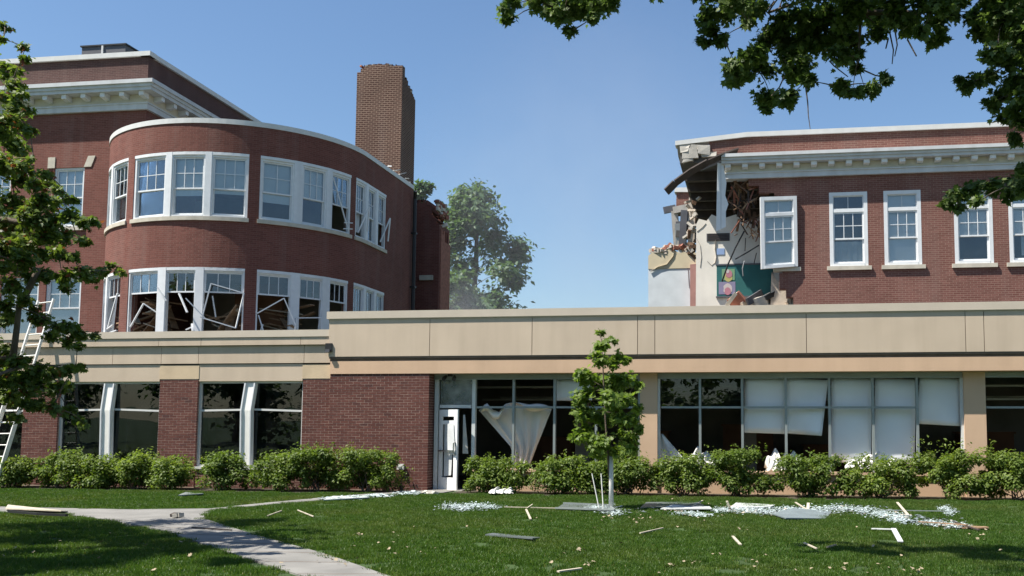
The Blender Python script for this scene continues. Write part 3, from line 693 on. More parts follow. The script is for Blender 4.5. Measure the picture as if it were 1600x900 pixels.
#SECTION3
# ------------------------------------------------------------------ round bay (bowed brick pavilion)
CX_, CY_, RR = -19.15, 33.7, 4.75
TH0 = R(-112); ARC = RR*(math.pi/2-TH0); YEND = 38.6
def bay_path(s):
    if s <= ARC:
        th = TH0+s/RR; n = Vector((math.sin(th), -math.cos(th))); return Vector((CX_, CY_))+n*RR, n
    return Vector((CX_+RR, CY_+s-ARC)), Vector((1, 0))
STOT = ARC+YEND-CY_
def bay_s(px, py, inset=0.0):
    d = ray(px, py); r = RR-inset; a = d.x**2+d.y**2; b = -2*(d.x*CX_+d.y*CY_); c = CX_**2+CY_**2-r*r; q = b*b-4*a*c
    if q >= 0:
        t = (-b-math.sqrt(q))/2/a; x, y = d.x*t, d.y*t
        if y <= CY_+.01 or x < CX_: return (math.atan2(x-CX_, CY_-y)-TH0)*RR
    p = PX(px, py, CX_+RR-inset); return ARC+p.y-CY_
tb = thing('round_bay', 'two storey bowed red brick bay with curved bands of white windows', 'building', (CX_, CY_-RR, 0))
ZU0, ZU1, ZL0, ZL1 = 8.58, 10.78, 4.45, 6.88
def groups(pyu):
    g1 = (bay_s(209, pyu), bay_s(388, pyu)); g2 = (bay_s(406, pyu), bay_s(549, pyu)); g3 = (bay_s(556, pyu+25), bay_s(603, pyu+55)); 
    g0 = (bay_s(199, pyu)-4.1, bay_s(199, pyu)); return [g0, g1, g2, g3]
GU = groups(290)
GL = [(bay_s(187, 470)-3.9, bay_s(187, 470)), (bay_s(199, 470), bay_s(381, 470)), (bay_s(400, 470), bay_s(543, 470)), GU[3]]
print('bay', STOT, ARC, GU, GL)
ops = [(a, b, ZU0, ZU1) for a, b in GU]+[(a, b, ZL0, ZL1) for a, b in GL]
mb = MB(); wall_grid(mb, bay_path, 0, STOT, 0, 11.75, ops, ds=.28, reveal=.24); mb.build('wall', 'brick_tower', tb)
mb = MB(); band(mb, bay_path, 0, STOT, 11.75, 11.92, -.3, .03, .28); mb.build('coping', 'white_metal', tb)
mb = MB(); wall_grid(mb, bay_path, 0, STOT, 0, 11.72, ops, ds=.28, reveal=.26, depth=-.25); mb.build('inner_wall', 'interior_pale', tb)
def slab(z0, z1, name, mat, rr=RR-.24):
    mb = MB(); n = 40; P = [(CX_+rr*math.sin(a), CY_-rr*math.cos(a)) for a in [R(-112)+(math.pi/2-R(-112))*i/n for i in range(n+1)]]+[(CX_+rr, YEND), (CX_-rr*.9, YEND)]
    mb.face([(x, y, z1) for x, y in P]); mb.face([(x, y, z0) for x, y in reversed(P)])
    for i in range(len(P)):
        a, b = P[i], P[(i+1) % len(P)]; mb.face([(a[0], a[1], z0), (b[0], b[1], z0), (b[0], b[1], z1), (a[0], a[1], z1)])
    mb.build(name, mat, tb)
slab(11.2, 11.4, 'roof', 'roofing'); slab(7.0, 7.4, 'floor_slab', 'interior'); slab(3.2, 3.6, 'floor_slab', 'interior_floor'); slab(10.95, 11.1, 'ceiling', 'interior')
mb = MB(); mb.box(-23.2, 36.0, 3.6, -14.7, 36.2, 10.9); mb.build('partition', 'interior_pale', tb)
mb = MB(); mb.box(-19.5, 33.6, 3.6, -17.6, 33.8, 7.0); mb.build('partition', 'interior_warm', tb)
for gi_, (a, b) in enumerate(GU):
    mb = MB(); band(mb, bay_path, a-.05, b+.05, ZU0-.13, ZU0, -.2, .06, .28); mb.build('sill', 'limestone', tb)
def bay_windows(G, z0, z1, up):
    for gi_, (a, b) in enumerate(G):
        pw = .17; n = 3; wd = (b-a-2*pw)/n
        if G is GU and gi_ == 1: fr = [(a, bay_s(259, 290)), (bay_s(266, 290), bay_s(321, 290)), (bay_s(328, 290), b)]
        elif G is GU and gi_ == 2: fr = [(a, bay_s(461, 290)), (bay_s(471, 290), bay_s(512, 290)), (bay_s(518, 290), b)]
        elif gi_ == 1: fr = [(a, bay_s(246, 470)), (bay_s(256, 470), bay_s(305, 470)), (bay_s(315, 470), b)]
        elif gi_ == 2: fr = [(a, bay_s(455, 470)), (bay_s(466, 470), bay_s(505, 470)), (bay_s(514, 470), b)]
        else: fr = [(a+k*(wd+pw), a+k*(wd+pw)+wd) for k in range(3)]
        for k in range(2):
            s0, s1 = fr[k][1], fr[k+1][0]; mb = MB(); band(mb, bay_path, s0-.03, s1+.03, z0, z1, -.2, .005, 1); mb.build('mullion_post', 'white_paint', tb)
        mb = MB(); band(mb, bay_path, a, b, z1-.10, z1-.002, -.2, .0, .28); mb.build('head_casing', 'white_paint', tb)
        for k, (s0, s1) in enumerate(fr):
            p0, _ = bay_path(s0); p1, _ = bay_path(s1); T, L = frame_of(p0, p1); bow = 0.0
            if up:
                sp = dict(split=.46, cols=3, rows=2, dd=-.055, cw=.085)
                if gi_ == 1: sp.update([dict(), dict(blind=.64, curtain=(.3, .85, .50, .80)), dict(blind=.60, curtain=(.35, .8, .5, .7))][k])
                if gi_ == 2: sp.update([dict(blind=.68, cols=2), dict(blind=.5), dict(lower=None, blind=None)][k])
                if gi_ == 3: sp.update([dict(lower=None, curtain=(.1, .9, .1, .9)), dict(), dict(lower=None)][k])
                if gi_ == 0: sp.update([dict(), dict(), dict(blind=.3, curtain=(.2, .9, .1, .6))][k])
                w_ = dh_window(tb, T, 0, L, z0, z1-.09, **sp)
                if gi_ == 2 and k == 2:      # lower sash swung out of its frame
                    mb = MB(); A = T(.12, z0+.2, -.02); B = T(L*.5, z0+1.35, .16); C = T(L-.15, z0+.35, .22)
                    mb.bar(T(.08, z0+1.9, .0), T(L*.75, z0+.15, .12), .045, .03); mb.bar(T(L*.55, z0+.35, .13), T(L-.02, z0+.42, .12), .045, .03); mb.bar(T(L*.5, z0+.12, .15), T(L-.02, z0+.2, .12), .04, .03); mb.build('broken_sash', 'white_paint', w_)
                if gi_ == 3 and k != 1:
                    mb = MB(); mb.bar(T(.15, z0+.2, .05), T(L*.6, z0+1.2, .3), .05, .04); mb.bar(T(L*.6, z0+1.2, .3), T(L*.7, z0+.3, .2), .05, .04); mb.build('broken_sash', 'white_paint', w_)
            else:
                w_ = dh_window(tb, T, 0, L, z0, z1-.09, split=.70 if gi_ < 3 else .5, cols=3, rows=1, dd=-.055, cw=.055, lower=None if gi_ < 3 else 'glass')
                q = random.uniform
                mb = MB(); zz = z0
                if gi_ == 1 and k == 0: sg = [((.12, .5, -.02), (L*.55, 1.25, .05)), ((L*.55, 1.25, .05), (L-.1, .85, -.25))]
                elif gi_ == 1 and k == 1: sg = [((L*.5, 1.55, .1), (L-.15, .9, .25)), ((L*.9, .55, .0), (L*.98, .30, .1)), ((L*.72, .35, .0), (L*.92, .45, .0)), ((-.2, 1.75, .12), (.12, 1.3, .1))]
                elif gi_ == 1 and k == 2: sg = [((.05, .75, .12), (.28, 1.88, .12)), ((.28, 1.88, .12), (L+.0, 1.6, .10)), ((L, 1.6, .1), (L-.2, .42, .2)), ((L-.2, .42, .2), (.0, .75, .2)), ((.3, 1.5, -.1), (.42, .8, -.15)), ((.15, .72, .2), (-.45, 1.35, .25))]
                elif gi_ == 2 and k == 0: sg = [((.05, .95, .05), (L*.75, 1.5, .25)), ((L*.75, 1.5, .25), (L+.1, .6, .35)), ((.1, .9, .03), (.35, .1, .1)), ((.25, .6, .0), (.12, .1, .05))]
                elif gi_ == 2 and k == 1: sg = [((-.25, .15, .3), (-.2, .85, .3)), ((-.2, .85, .3), (.75, .95, .25)), ((.75, .95, .25), (.8, .15, .25)), ((L-.15, .15, 0), (L-.05, 1.5, .0))]
                elif gi_ == 0 and k == 2: sg = [((L*.3, .5, .1), (L-.2, .6, .15)), ((L*.7, 1.7, .0), (L*.35, .55, .1)), ((L*.9, 1.6, .1), (L-.15, .6, .15)), ((.3, .3, .2), (L, .4, .1))]
                else: sg = []
                for (u, z, d), (u2, z2, d2) in sg: mb.bar(T(u, z0+z, d-.05), T(u2, z0+z2, d2-.05), .055, .035)
                if sg: mb.build('broken_sash', 'white_paint', w_)
bay_windows(GU, ZU0, ZU1, True); bay_windows(GL, ZL0, ZL1, False)
# splintered boards piled inside the lower windows
def board_pile(name, label, x0, x1, y0, y1, z0, z1, n, mat='wood_debris', group=None, ln=(.8, 1.8)):
    t = thing(name, label, 'rubble pile', ((x0+x1)/2, (y0+y1)/2, z0), group)
    for k in range(n):
        c = Vector((random.uniform(x0, x1), random.uniform(y0, y1), z0+(z1-z0)*(k+.5)/n)); a = random.gauss(0, .7); e = random.gauss(0, .38); L = random.uniform(*ln)/2
        v = Vector((math.cos(a)*math.cos(e), math.sin(a)*math.cos(e), math.sin(e)))*L
        mb = MB(); mb.bar(c-v, c+v, random.uniform(.1, .3), random.uniform(.02, .06)); mb.build('board', mat if k % 6 else 'wood_pale', t)
    return t
board_pile('debris_pile', 'splintered brown boards heaped inside the lower bay window, third pane', -18.2, -17.2, 29.9, 30.6, 3.7, 5.6, 20)
board_pile('debris_pile', 'splintered boards heaped inside the lower bay window behind the bent triangle sash', -16.6, -15.5, 30.9, 31.8, 3.7, 5.8, 20)
board_pile('debris_pile', 'splintered boards and laths inside the leftmost wide bay window', -20.9, -20.0, 30.2, 31.0, 3.7, 6.0, 22)
board_pile('debris_pile', 'tangle of laths inside the narrow side window of the bay', -22.3, -21.7, 30.9, 31.6, 3.7, 5.5, 20)
dp = thing('downpipe', 'dark downpipe at the rear corner of the round bay', 'pipe', (-14.28, 38.55, 3.9))
mb = MB(); mb.tube([(-14.28, 38.50, 3.9), (-14.28, 38.50, 11.3), (-14.2, 38.3, 11.6)], .08, 8); mb.build('pipe', 'black', dp)
for z in (5.2, 7.5, 9.8): mb = MB(); mb.box(-14.4, 38.4, z, -14.18, 38.6, z+.06); mb.build('bracket', 'black', dp)
rc = thing('loose_flashing', 'bright loose metal flashing on the bay coping below the chimney', 'flashing', (-14.4, 36.4, 11.95))
for k in range(5):
    c = Vector((-14.4+random.uniform(-.1, .1), 35.8+k*.6, 11.98)); mb = MB(); mb.bar(c, c+Vector((random.uniform(-.15, .2), .3, random.uniform(.05, .22))), .16, .02); mb.build('metal_scrap', 'white_metal', rc)

# ------------------------------------------------------------------ chimney
ch = thing('chimney', 'tall square brick chimney with broken top behind the round bay', 'chimney', (-16, 38.7, 0))
c0, c1 = PY(557, 150, 38.7).x, PY(628, 150, 38.7).x; cy0, cy1 = 38.7, 40.35; ctz = PY(590, 101, 38.7).z
mb = MB(); seg = 26
# broken crown: wall tops follow a ragged line
def ragged(n, lo, hi, seed):
    r_ = random.Random(seed); return [r_.uniform(lo, hi) for _ in range(n)]
def ragged_wall(mb, p0, p1, z0, ztop, th, n=None):
    """wall from p0 to p1 whose top steps brick by brick; ztop(t) gives the height"""
    p0, p1 = Vector(p0), Vector(p1); d = (p1-p0); L = d.length; d.normalize(); nn = Vector((d.y, -d.x)); n = n or max(2, int(L/.16))
    for i in range(n):
        a, b = i*L/n, (i+1)*L/n; z = ztop((i+.5)/n); q0, q1 = p0+d*a, p0+d*b; r0, r1 = q0-nn*th, q1-nn*th
        mb.face([(q0.x, q0.y, z0), (q1.x, q1.y, z0), (q1.x, q1.y, z), (q0.x, q0.y, z)], [(a, z0), (b, z0), (b, z), (a, z)])
        mb.face([(r1.x, r1.y, z0), (r0.x, r0.y, z0), (r0.x, r0.y, z), (r1.x, r1.y, z)], [(b, z0), (a, z0), (a, z), (b, z)])
        mb.face([(q0.x, q0.y, z), (q1.x, q1.y, z), (r1.x, r1.y, z), (r0.x, r0.y, z)])
        if i == 0: mb.face([(r0.x, r0.y, z0), (q0.x, q0.y, z0), (q0.x, q0.y, z), (r0.x, r0.y, z)], [(0, z0), (th, z0), (th, z), (0, z)])
        if i == n-1: mb.face([(q1.x, q1.y, z0), (r1.x, r1.y, z0), (r1.x, r1.y, z), (q1.x, q1.y, z)], [(0, z0), (th, z0), (th, z), (0, z)])
        else:
            z2 = ztop((i+1.5)/n); lo, hi = min(z, z2), max(z, z2)
            if hi-lo > .01: mb.face([(q1.x, q1.y, lo), (r1.x, r1.y, lo), (r1.x, r1.y, hi), (q1.x, q1.y, hi)], [(0, lo), (th, lo), (th, hi), (0, hi)])
    return mb
rs = random.Random(3)
def crown_f(t): return ctz - (.30 if t < .08 else .14 if t < .16 else 0) - (.12 if t > .93 else 0) + rs.choice((-.08, 0, 0, .03))
ragged_wall(mb, (c0, cy0), (c1, cy0), 0, crown_f, .3, 13)
ragged_wall(mb, (c1, cy0+.3), (c1, cy1), 0, lambda t: ctz-.25-.75*t-rs.choice((0, .1, .3)), .3, 10)
ragged_wall(mb, (c1-.3, cy1), (c0, cy1), 0, lambda t: ctz-.8+.4*t-rs.choice((0, .1)), .3, 10)
ragged_wall(mb, (c0, cy1-.3), (c0, cy0+.3), 0, lambda t: ctz-.5, .3, 8)
mb.build('shaft', 'brick_chimney', ch)
mb = MB(); mb.box(c0+.31, cy0+.31, 0, c1-.31, cy1-.31, ctz-1.0); mb.build('flue', 'concrete', ch)
for k in range(26):
    t = rs.random(); side = k % 2
    p = Vector((c0+t*(c1-c0), cy0+.12, ctz-.02)) if side == 0 else Vector((c1-.1, cy0+.2+t*1.2, ctz-.35-.7*t))
    mb = MB(); s_ = rs.uniform(.06, .14); v = Vector((rs.uniform(-1, 1), rs.uniform(-1, 1), rs.uniform(-.2, .6))).normalized()*s_
    mb.bar(p-v, p+v, .1, .07); mb.build('loose_brick', 'rubble' if k % 3 else 'rubble_red', ch)

# ------------------------------------------------------------------ left building (three storeys)
LBX, LBY = -22.75, 32.5
lbd = thing('corner_building', 'tall dark brick building with white bracketed cornice at the far left', 'building', (LBX, LBY, 0))
fp, FL = line_path((-46, LBY), (LBX, LBY)); sp_, SL = line_path((LBX, LBY), (LBX-.25, 52))
def sX(x): return x+46
wz = PY(107, 262, LBY).z; w0, w1 = PY(84, 290, LBY).x, PY(131, 290, LBY).x
lops = [(sX(w0), sX(w1), wz-2.3, wz), (sX(w0)-3.1, sX(w1)-3.1, wz-2.3, wz), (sX(w0)-.1, sX(w1)+.1, 4.9, 7.25), (sX(w0)-2.0, sX(w0)-.4, 4.9, 7.25), (sX(w0)-6.2, sX(w1)-6.2, wz-2.3, wz)]
mb = MB(); wall_grid(mb, fp, 0, FL, 0, 13.6, lops, reveal=.2); mb.build('wall', 'brick_tower', lbd)
mb = MB(); wall_grid(mb, sp_, 0, SL, 0, 13.6, [], reveal=.2); mb.build('side_wall', 'brick_tower', lbd)
mb = MB(); wall_grid(mb, fp, 0, FL, 14.5, 15.66, [], reveal=.2); wall_grid(mb, sp_, 0, SL, 14.5, 15.66, []); mb.build('parapet', 'brick_dark', lbd)
mb = MB(); band(mb, fp, 0, FL+.12, 15.66, 15.84, -.3, .1, 60); band(mb, sp_, -.1, SL, 15.66, 15.839, -.3, .1, 60); mb.build('coping', 'white_metal', lbd)
def cornice(parent, path, s0, s1, zc, D, depth_back=.3, m0=.4, step=.55, m1=None, c0=0, c1=0, hs=1.0):
    """crown, soffit, frieze and modillions below them"""
    def bd(mb, z0, z1, d): band(mb, path, s0-(d if c0 else 0), s1+(d if c1 else 0), z0, z1, -depth_back, d, 60)
    mb = MB(); bd(mb, zc-.11*hs, zc, D); bd(mb, zc-.20*hs, zc-.11*hs, D-.07); bd(mb, zc-.30*hs, zc-.20*hs, D-.12)
    mb.build('crown_moulding', 'cornice_paint', parent)
    mb = MB(); bd(mb, zc-.56*hs, zc-.302*hs, .08); mb.build('soffit', 'soffit_paint', parent)
    mb = MB(); bd(mb, zc-.76*hs, zc-.60*hs, .12); bd(mb, zc-.60*hs, zc-.561*hs, .16); mb.build('frieze', 'cornice_paint', parent)
    s = s0+m0
    while s < (m1 or s1)-.1:
        p, n = path(s); p2, _ = path(s+.19); mb = MB()
        a = p+n*.085; b = p2+n*.085; c = p2+n*(D-.2); d = p+n*(D-.2)
        mb.hexa([(d.x, d.y, zc-.42*hs), (c.x, c.y, zc-.42*hs), (b.x, b.y, zc-.47*hs), (a.x, a.y, zc-.47*hs), (d.x, d.y, zc-.302*hs), (c.x, c.y, zc-.302*hs), (b.x, b.y, zc-.302*hs), (a.x, a.y, zc-.302*hs)])
        mb.build('modillion', 'white_paint', parent); s += step
cornice(lbd, fp, 0, FL, 14.56, .62, m0=15.2, step=.80, m1=FL+.3, c1=1, hs=1.3)
cornice(lbd, sp_, 0, SL, 14.558, .618, m0=.3, step=.80, m1=9, c0=1, hs=1.3)
for (a, b, c, d) in lops:
    T, L = frame_of(*[fp(x)[0] for x in (a, b)]); lo = d < 8
    dh_window(lbd, T, 0, L, c, d, split=.5, cols=3, rows=2, blind=.9 if lo else .95, dd=-.08)
    mb = MB(); lbox(mb, T, -.08, L+.08, c-.14, c, -.1, .07); mb.build('sill', 'limestone', lbd)
    if not lo:
        for u, s in ((-.28, -1), (L-.02, 1)):
            mb = MB(); mb.hexa([T(u, d+.0, .03), T(u+.30, d, .03), T(u+.30, d, -.05), T(u, d, -.05), T(u+(.0 if s < 0 else .16), d+.42, .03), T(u+(.30 if s < 0 else .46), d+.42, .03), T(u+(.30 if s < 0 else .46), d+.42, -.05), T(u+(.0 if s < 0 else .16), d+.42, -.05)]); mb.build('keystone', 'limestone', lbd)
mb = MB(); mb.box(-45.8, 32.9, 14.7, -23.1, 52, 14.9); mb.build('roof', 'roofing', lbd)
mb = MB(); mb.box(-45.8, 35.5, 0, -23.2, 35.7, 13.4); mb.box(-45.8, 32.75, 8.0, -23.0, 35.5, 8.3); mb.build('room_wall', 'interior', lbd)
rv_ = thing('roof_vent', 'dark louvred ventilation unit on the roof of the corner building', 'vent', (-26, 35.5, 14.9))
a, b = PY(128, 76, 35.5), PY(196, 76, 35.5); zt = PY(160, 70, 35.5).z
mb = MB(); mb.box(a.x, 35.5, 14.9, b.x, 38.6, zt-.06); mb.build('housing', 'grille', rv_)
mb = MB(); mb.box(a.x-.05, 35.45, zt-.06, b.x+.05, 38.65, zt); mb.build('lid', 'black', rv_)
mb = MB(); xm = (a.x+b.x)/2; mb.box(xm-.06, 35.44, 14.9, xm+.02, 35.5, zt-.06); mb.build('stay', 'white_metal', rv_)
for k in range(6):
    z = 15.9+k*.12; mb = MB(); mb.box(a.x+.03, 35.46, z, b.x-.03, 35.5, z+.05); mb.build('louvre', 'duct', rv_)

# ------------------------------------------------------------------ broken wall right of the chimney
bwl = thing('broken_wall', 'broken brick wall stump with rubble top between chimney and tree', 'wall', (-13.5, 41, 0))
x0, x1 = -15.2, PY(686, 400, 41).x; zA, zB = PY(652, 322, 41).z, PY(690, 350, 41).z
mb = MB(); ragged_wall(mb, (x0, 41), (x1, 41), 0, lambda t: zA+.3-(zA+.3-zB)*max(0, (t-.45)/.55)-rs.choice((0, .08, .15)), 1.4, 16); mb.build('wall', 'brick_tower', bwl)
mb = MB(); zs = PY(660, 434, 41).z; mb.box(x0+.3, 40.9, zs-.12, x1-.25, 40.999, zs+.1); mb.build('string_course', 'limestone', bwl)
for k in range(34):
    t = rs.random(); p = Vector((x0+.9+(x1-x0-.9)*t, 41+rs.uniform(.05, 1.2), zA+.25-(zA+.3-zB)*max(0, (t*.8+.2-.45)/.55)-.0)); s_ = rs.uniform(.08, .2)
    v = Vector((rs.uniform(-1, 1), rs.uniform(-1, 1), rs.uniform(-.3, .5))).normalized()*s_
    mb = MB(); mb.bar(p-v, p+v, rs.uniform(.1, .2), rs.uniform(.08, .16)); mb.build('loose_brick', 'rubble' if k % 2 else 'rubble_red', bwl)
mb = MB(); zz0 = 4.0
ragged_wall(mb, (x1+.04, 41.15), (x1+.04, 42.45), 0, lambda t: zB-.2-rs.choice((0, .2, .5)), .5, 8); mb.build('torn_edge', 'rubble_red', bwl)

# ------------------------------------------------------------------ damaged building (right)
DY = 32.0
db = thing('torn_building', 'two storey brick building with its left end torn open, behind the parapet at right', 'building', (1, DY, 0))
XR = 16.0
def xb(z):
    if z < 5.9: return 1.25
    if z < 6.25: return 1.02
    if z < 6.85: return .80
    if z < 9.3: return .50
    if z < 9.65: return .05
    return -.35
dw = [(2.45, 3.68), (4.2, 5.38), (6.41, 7.61), (8.1, 9.3), (11.0, 12.2), (13.0, 14.2)]
ZW0, ZW1 = 6.95, 9.43
dp_, DL = line_path((-4, DY), (XR, DY))
mb = MB(); z = 0.0
while z < 10.15:
    z1 = min(10.15, z+.1354*(2 if z > 4 else 30)); xx = xb(z+.05)+rs.choice((-.1065, 0, .1065, .16)) if z > 4 else 1.3
    op = [(a+4, b+4, max(ZW0, z-1), min(ZW1, z1+1)) for a, b in dw if z1 > ZW0+1e-3 and z < ZW1-1e-3]
    op = [(a, b, max(c, z), min(d, z1)) for a, b, c, d in op]
    # row of wall
    ss = sorted({xx+4, DL} | {v for o_ in op for v in o_[:2]})
    zs_ = sorted({z, z1} | {v for o_ in op for v in o_[2:]})
    for s0, s1 in zip(ss[:-1], ss[1:]):
        for q0, q1 in zip(zs_[:-1], zs_[1:]):
            if any(o_[0] < (s0+s1)/2 < o_[1] and o_[2] < (q0+q1)/2 < o_[3] for o_ in op): continue
            mb.face([(s0-4, DY, q0), (s1-4, DY, q0), (s1-4, DY, q1), (s0-4, DY, q1)], [(s0, q0), (s1, q0), (s1, q1), (s0, q1)])
    mb.face([(xx, DY+.35, z), (xx, DY, z), (xx, DY, z1), (xx, DY+.35, z1)], [(0, z), (.35, z), (.35, z1), (0, z1)])
    mb.face([(xx, DY, z), (xx, DY+.35, z), (xx+.35, DY+.35, z), (xx+.35, DY, z)]); mb.face([(xx, DY, z1), (xx+.35, DY, z1), (xx+.35, DY+.35, z1), (xx, DY+.35, z1)])
    z = z1
for a, b in dw:
    for c in ((a, 1), (b, -1)): mb.face([(c[0], DY, ZW0), (c[0], DY+.2, ZW0), (c[0], DY+.2, ZW1), (c[0], DY, ZW1)])
    mb.face([(a, DY, ZW1), (b, DY, ZW1), (b, DY+.2, ZW1), (a, DY+.2, ZW1)])
mb.build('wall', 'brick_old', db)
mb = MB(); wall_grid(mb, dp_, 5.2, DL, 4, 10.15, [(a+4, b+4, ZW0, ZW1) for a, b in dw], depth=-.36, reveal=.36); mb.build('inner_wall', 'interior_pale', db)
for i, (a, b) in enumerate(dw):
    T, L = frame_of((a, DY), (b, DY))
    sp = [dict(curtain=(.02, .98, .0, .44)), dict(blind=.97, curtain=(.05, .95, .45, .8)), dict(blind=.60), dict(blind=.60, curtain=(.3, .98, .1, .5)), dict(blind=.5), dict(blind=.7)][i]
    dh_window(db, T, 0, L, ZW0, ZW1, split=.48, cols=3, rows=2, transom=.22, dd=-.03, cw=.12, **sp)
    mb = MB(); lbox(mb, T, -.1, L+.1, ZW0-.13, ZW0, -.2, .08); mb.build('sill', 'limestone', db)
mb = MB(); mb.box(.62, DY-.08, ZW0-.13, 1.5, DY+.2, ZW0); mb.build('sill', 'limestone', db)
cp_, CL = line_path((-1.08, DY), (XR, DY))
cornice(db, cp_, 0, CL, PY(1500, 226, 31.5).z, .5, m0=.12, step=.565)
zc_ = PY(1500, 226, 31.5).z
mb = MB()
for i in range(60):
    a = -1.5+(XR+1.5)*i/60; b = -1.5+(XR+1.5)*(i+1)/60; f = lambda x: 11.42 if x > -.2 else 11.42-.09*(-.2-x)/1.3
    g_ = lambda x: zc_-.02 if x > -.9 else zc_+.05*(-.9-x)/.6
    mb.face([(a, DY, g_(a)), (b, DY, g_(b)), (b, DY, f(b)), (a, DY, f(a))], [(a, g_(a)), (b, g_(b)), (b, f(b)), (a, f(a))])
mb.face([(-1.5, DY+.3, zc_), (-1.5, DY, zc_), (-1.5, DY, 11.33), (-1.5, DY+.3, 11.33)])
mb.build('parapet', 'brick_old', db)
mb = MB(); mb.hexa([(-.2, DY-.08, 11.42), (XR, DY-.08, 11.42), (XR, DY+.35, 11.42), (-.2, DY+.35, 11.42), (-.2, DY-.08, 11.58), (XR, DY-.08, 11.58), (XR, DY+.35, 11.58), (-.2, DY+.35, 11.58)])
mb.hexa([(-2.65, DY-.08, 11.22), (-.2, DY-.08, 11.421), (-.2, DY+.35, 11.421), (-2.65, DY+.35, 11.22), (-2.65, DY-.08, 11.37), (-.2, DY-.08, 11.581), (-.2, DY+.35, 11.581), (-2.65, DY+.35, 11.37)])
mb.build('coping', 'white_metal', db)
mb = MB(); mb.hexa([(-2.58, DY+.35, 10.95), (-2.3, DY+.35, 10.95), (-2.3, 44, 10.95), (-2.58, 44, 10.95), (-2.6, DY, 11.25), (-2.3, DY, 11.25), (-2.3, 44, 11.4), (-2.6, 44, 11.4)]); mb.build('side_parapet', 'concrete', db)
mb = MB(); mb.box(-2.5, DY+.05, 10.62, XR, 44, 10.9); mb.build('roof', 'roofing', db)
for k in range(7): y = 33.2+k*1.5; mb = MB(); mb.box(-2.4, y, 10.3, 6, y+.15, 10.62); mb.build('roof_joist', 'rust', db)
mb = MB(); mb.box(.9, DY+.4, 9.75, XR, 43, 9.95); mb.build('ceiling', 'interior', db)
mb = MB(); mb.box(-1.0, DY+.4, 5.0, XR, 43, 5.3); mb.build('floor_slab', 'concrete', db)
mb = MB(); mb.box(1.7, DY+1.4, 5.3, XR, DY+1.5, 9.75); mb.build('back_wall', 'interior', db)
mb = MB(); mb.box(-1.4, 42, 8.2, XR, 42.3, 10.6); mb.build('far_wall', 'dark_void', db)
mb = MB(); mb.box(XR-.3, DY, 0, XR, 44, 11.4); mb.build('end_wall', 'brick_old', db)
# exposed classroom back wall
YB = 33.4
def BX(px, py, Y=YB): p = PY(px, py, Y); return p.x, p.z
ol = [BX(1087, 500), BX(1240, 500), BX(1240, 350), BX(1195, 338), BX(1160, 346), BX(1150, 335), BX(1128, 342), BX(1112, 335), BX(1104, 345), BX(1092, 342), BX(1088, 350)]
mb = MB(); mb.prism(ol, lambda u, v, d: Vector((u, YB+d, v)), 0, .18); mb.build('classroom_wall', 'plaster', db)
ol = [BX(1203, 500, YB-.9), BX(1236, 500, YB-.9), BX(1236, 432, YB-.9), BX(1228, 433, YB-.9), BX(1222, 442, YB-.9), BX(1213, 437, YB-.9), BX(1206, 425, YB-.9)]
mb = MB(); mb.prism(ol, lambda u, v, d: Vector((u, YB-.9+d, v)), 0, .5); mb.build('wall_stub', 'rubble', db)
def crack(px, w_=.03, Y=YB-.004, mat='joint', parent=db, name='crack'):
    mb = MB()
    for (a, b) in zip(px[:-1], px[1:]): mb.bar(PY(*a, Y), PY(*b, Y), w_, .006, (0, 1, 0)) if False else mb.bar(PY(*a, Y), PY(*b, Y), .006, w_, (0, 1, 0))
    return mb.build(name, mat, parent)
crack([(1118, 375), (1117, 390), (1119, 402), (1117, 412)], .10, mat='rubble')
crack([(1088, 372), (1094, 383), (1096, 402), (1094, 418)]); crack([(1089, 362), (1098, 355), (1103, 349)]); crack([(1105, 408), (1112, 415), (1118, 410)], .02)
# ragged plaster and debris along the torn top edge
tg = thing('torn_ceiling_debris', 'brown tangle of torn lath and insulation hanging beside the tilted window', 'debris', (.0, 32.4, 9.6))
for k in range(90):
    px = rs.gauss(1166, 12); py = rs.uniform(275, 368); 
    px += (py-300)*.12
    p = PY(px, py, rs.uniform(32.1, 33.1)); v = Vector((rs.gauss(0, .12), rs.gauss(0, .1), rs.gauss(-.12, .14)))
    mb = MB(); mb.bar(p-v, p+v, rs.uniform(.02, .13), rs.uniform(.01, .05)); mb.build('lath', ('insul', 'rust', 'insul', 'rubble_red', 'wood_debris')[k % 5], tg)
hp = thing('hanging_soffit_panel', 'long white soffit panel hanging vertically from the torn cornice', 'panel', (-1.1, 31.7, 10.2))
ol = [BX(1119, 362, 31.7), BX(1134, 354, 31.7), BX(1134, 330, 31.7), BX(1138, 318, 31.7), BX(1133, 305, 31.7), BX(1135, 285, 31.7), BX(1130, 255, 31.7), BX(1121, 255, 31.7)]
mb = MB(); mb.prism(ol, lambda u, v, d: Vector((u, 31.7+d+(u+1.1)*.3, v)), 0, .03); mb.build('board', 'white_paint', hp)
mb = MB(); mb.bar(PY(1126.5, 256, 31.69), PY(1126.5, 357, 31.69), .02, .02); mb.build('seam', 'cornice_paint', hp)
bg_ = thing('bent_gutter', 'dark rusty strip bent down from the torn roof corner', 'metal strip', (-1.6, 31.6, 10))
pp = [PY(1152, 236, 31.9), PY(1128, 244, 31.6), PY(1105, 254, 31.3), PY(1080, 268, 31.2), PY(1055, 286, 31.1), PY(1041, 300, 31.1)]
for a, b in zip(pp[:-1], pp[1:]): mb = MB(); mb.bar(a, b, .30, .05, (0, .5, 1)); mb.build('strip', 'rust', bg_)
pp = [PY(1160, 240, 31.9), PY(1130, 252, 31.9), PY(1095, 266, 31.9)]
for a, b in zip(pp[:-1], pp[1:]): mb = MB(); mb.bar(a, b, .12, .07); mb.build('strap', 'black', bg_)
ck = thing('concrete_chunks', 'pale broken concrete blocks under the torn coping corner', 'concrete chunk', (-2.2, 32, 10.9))
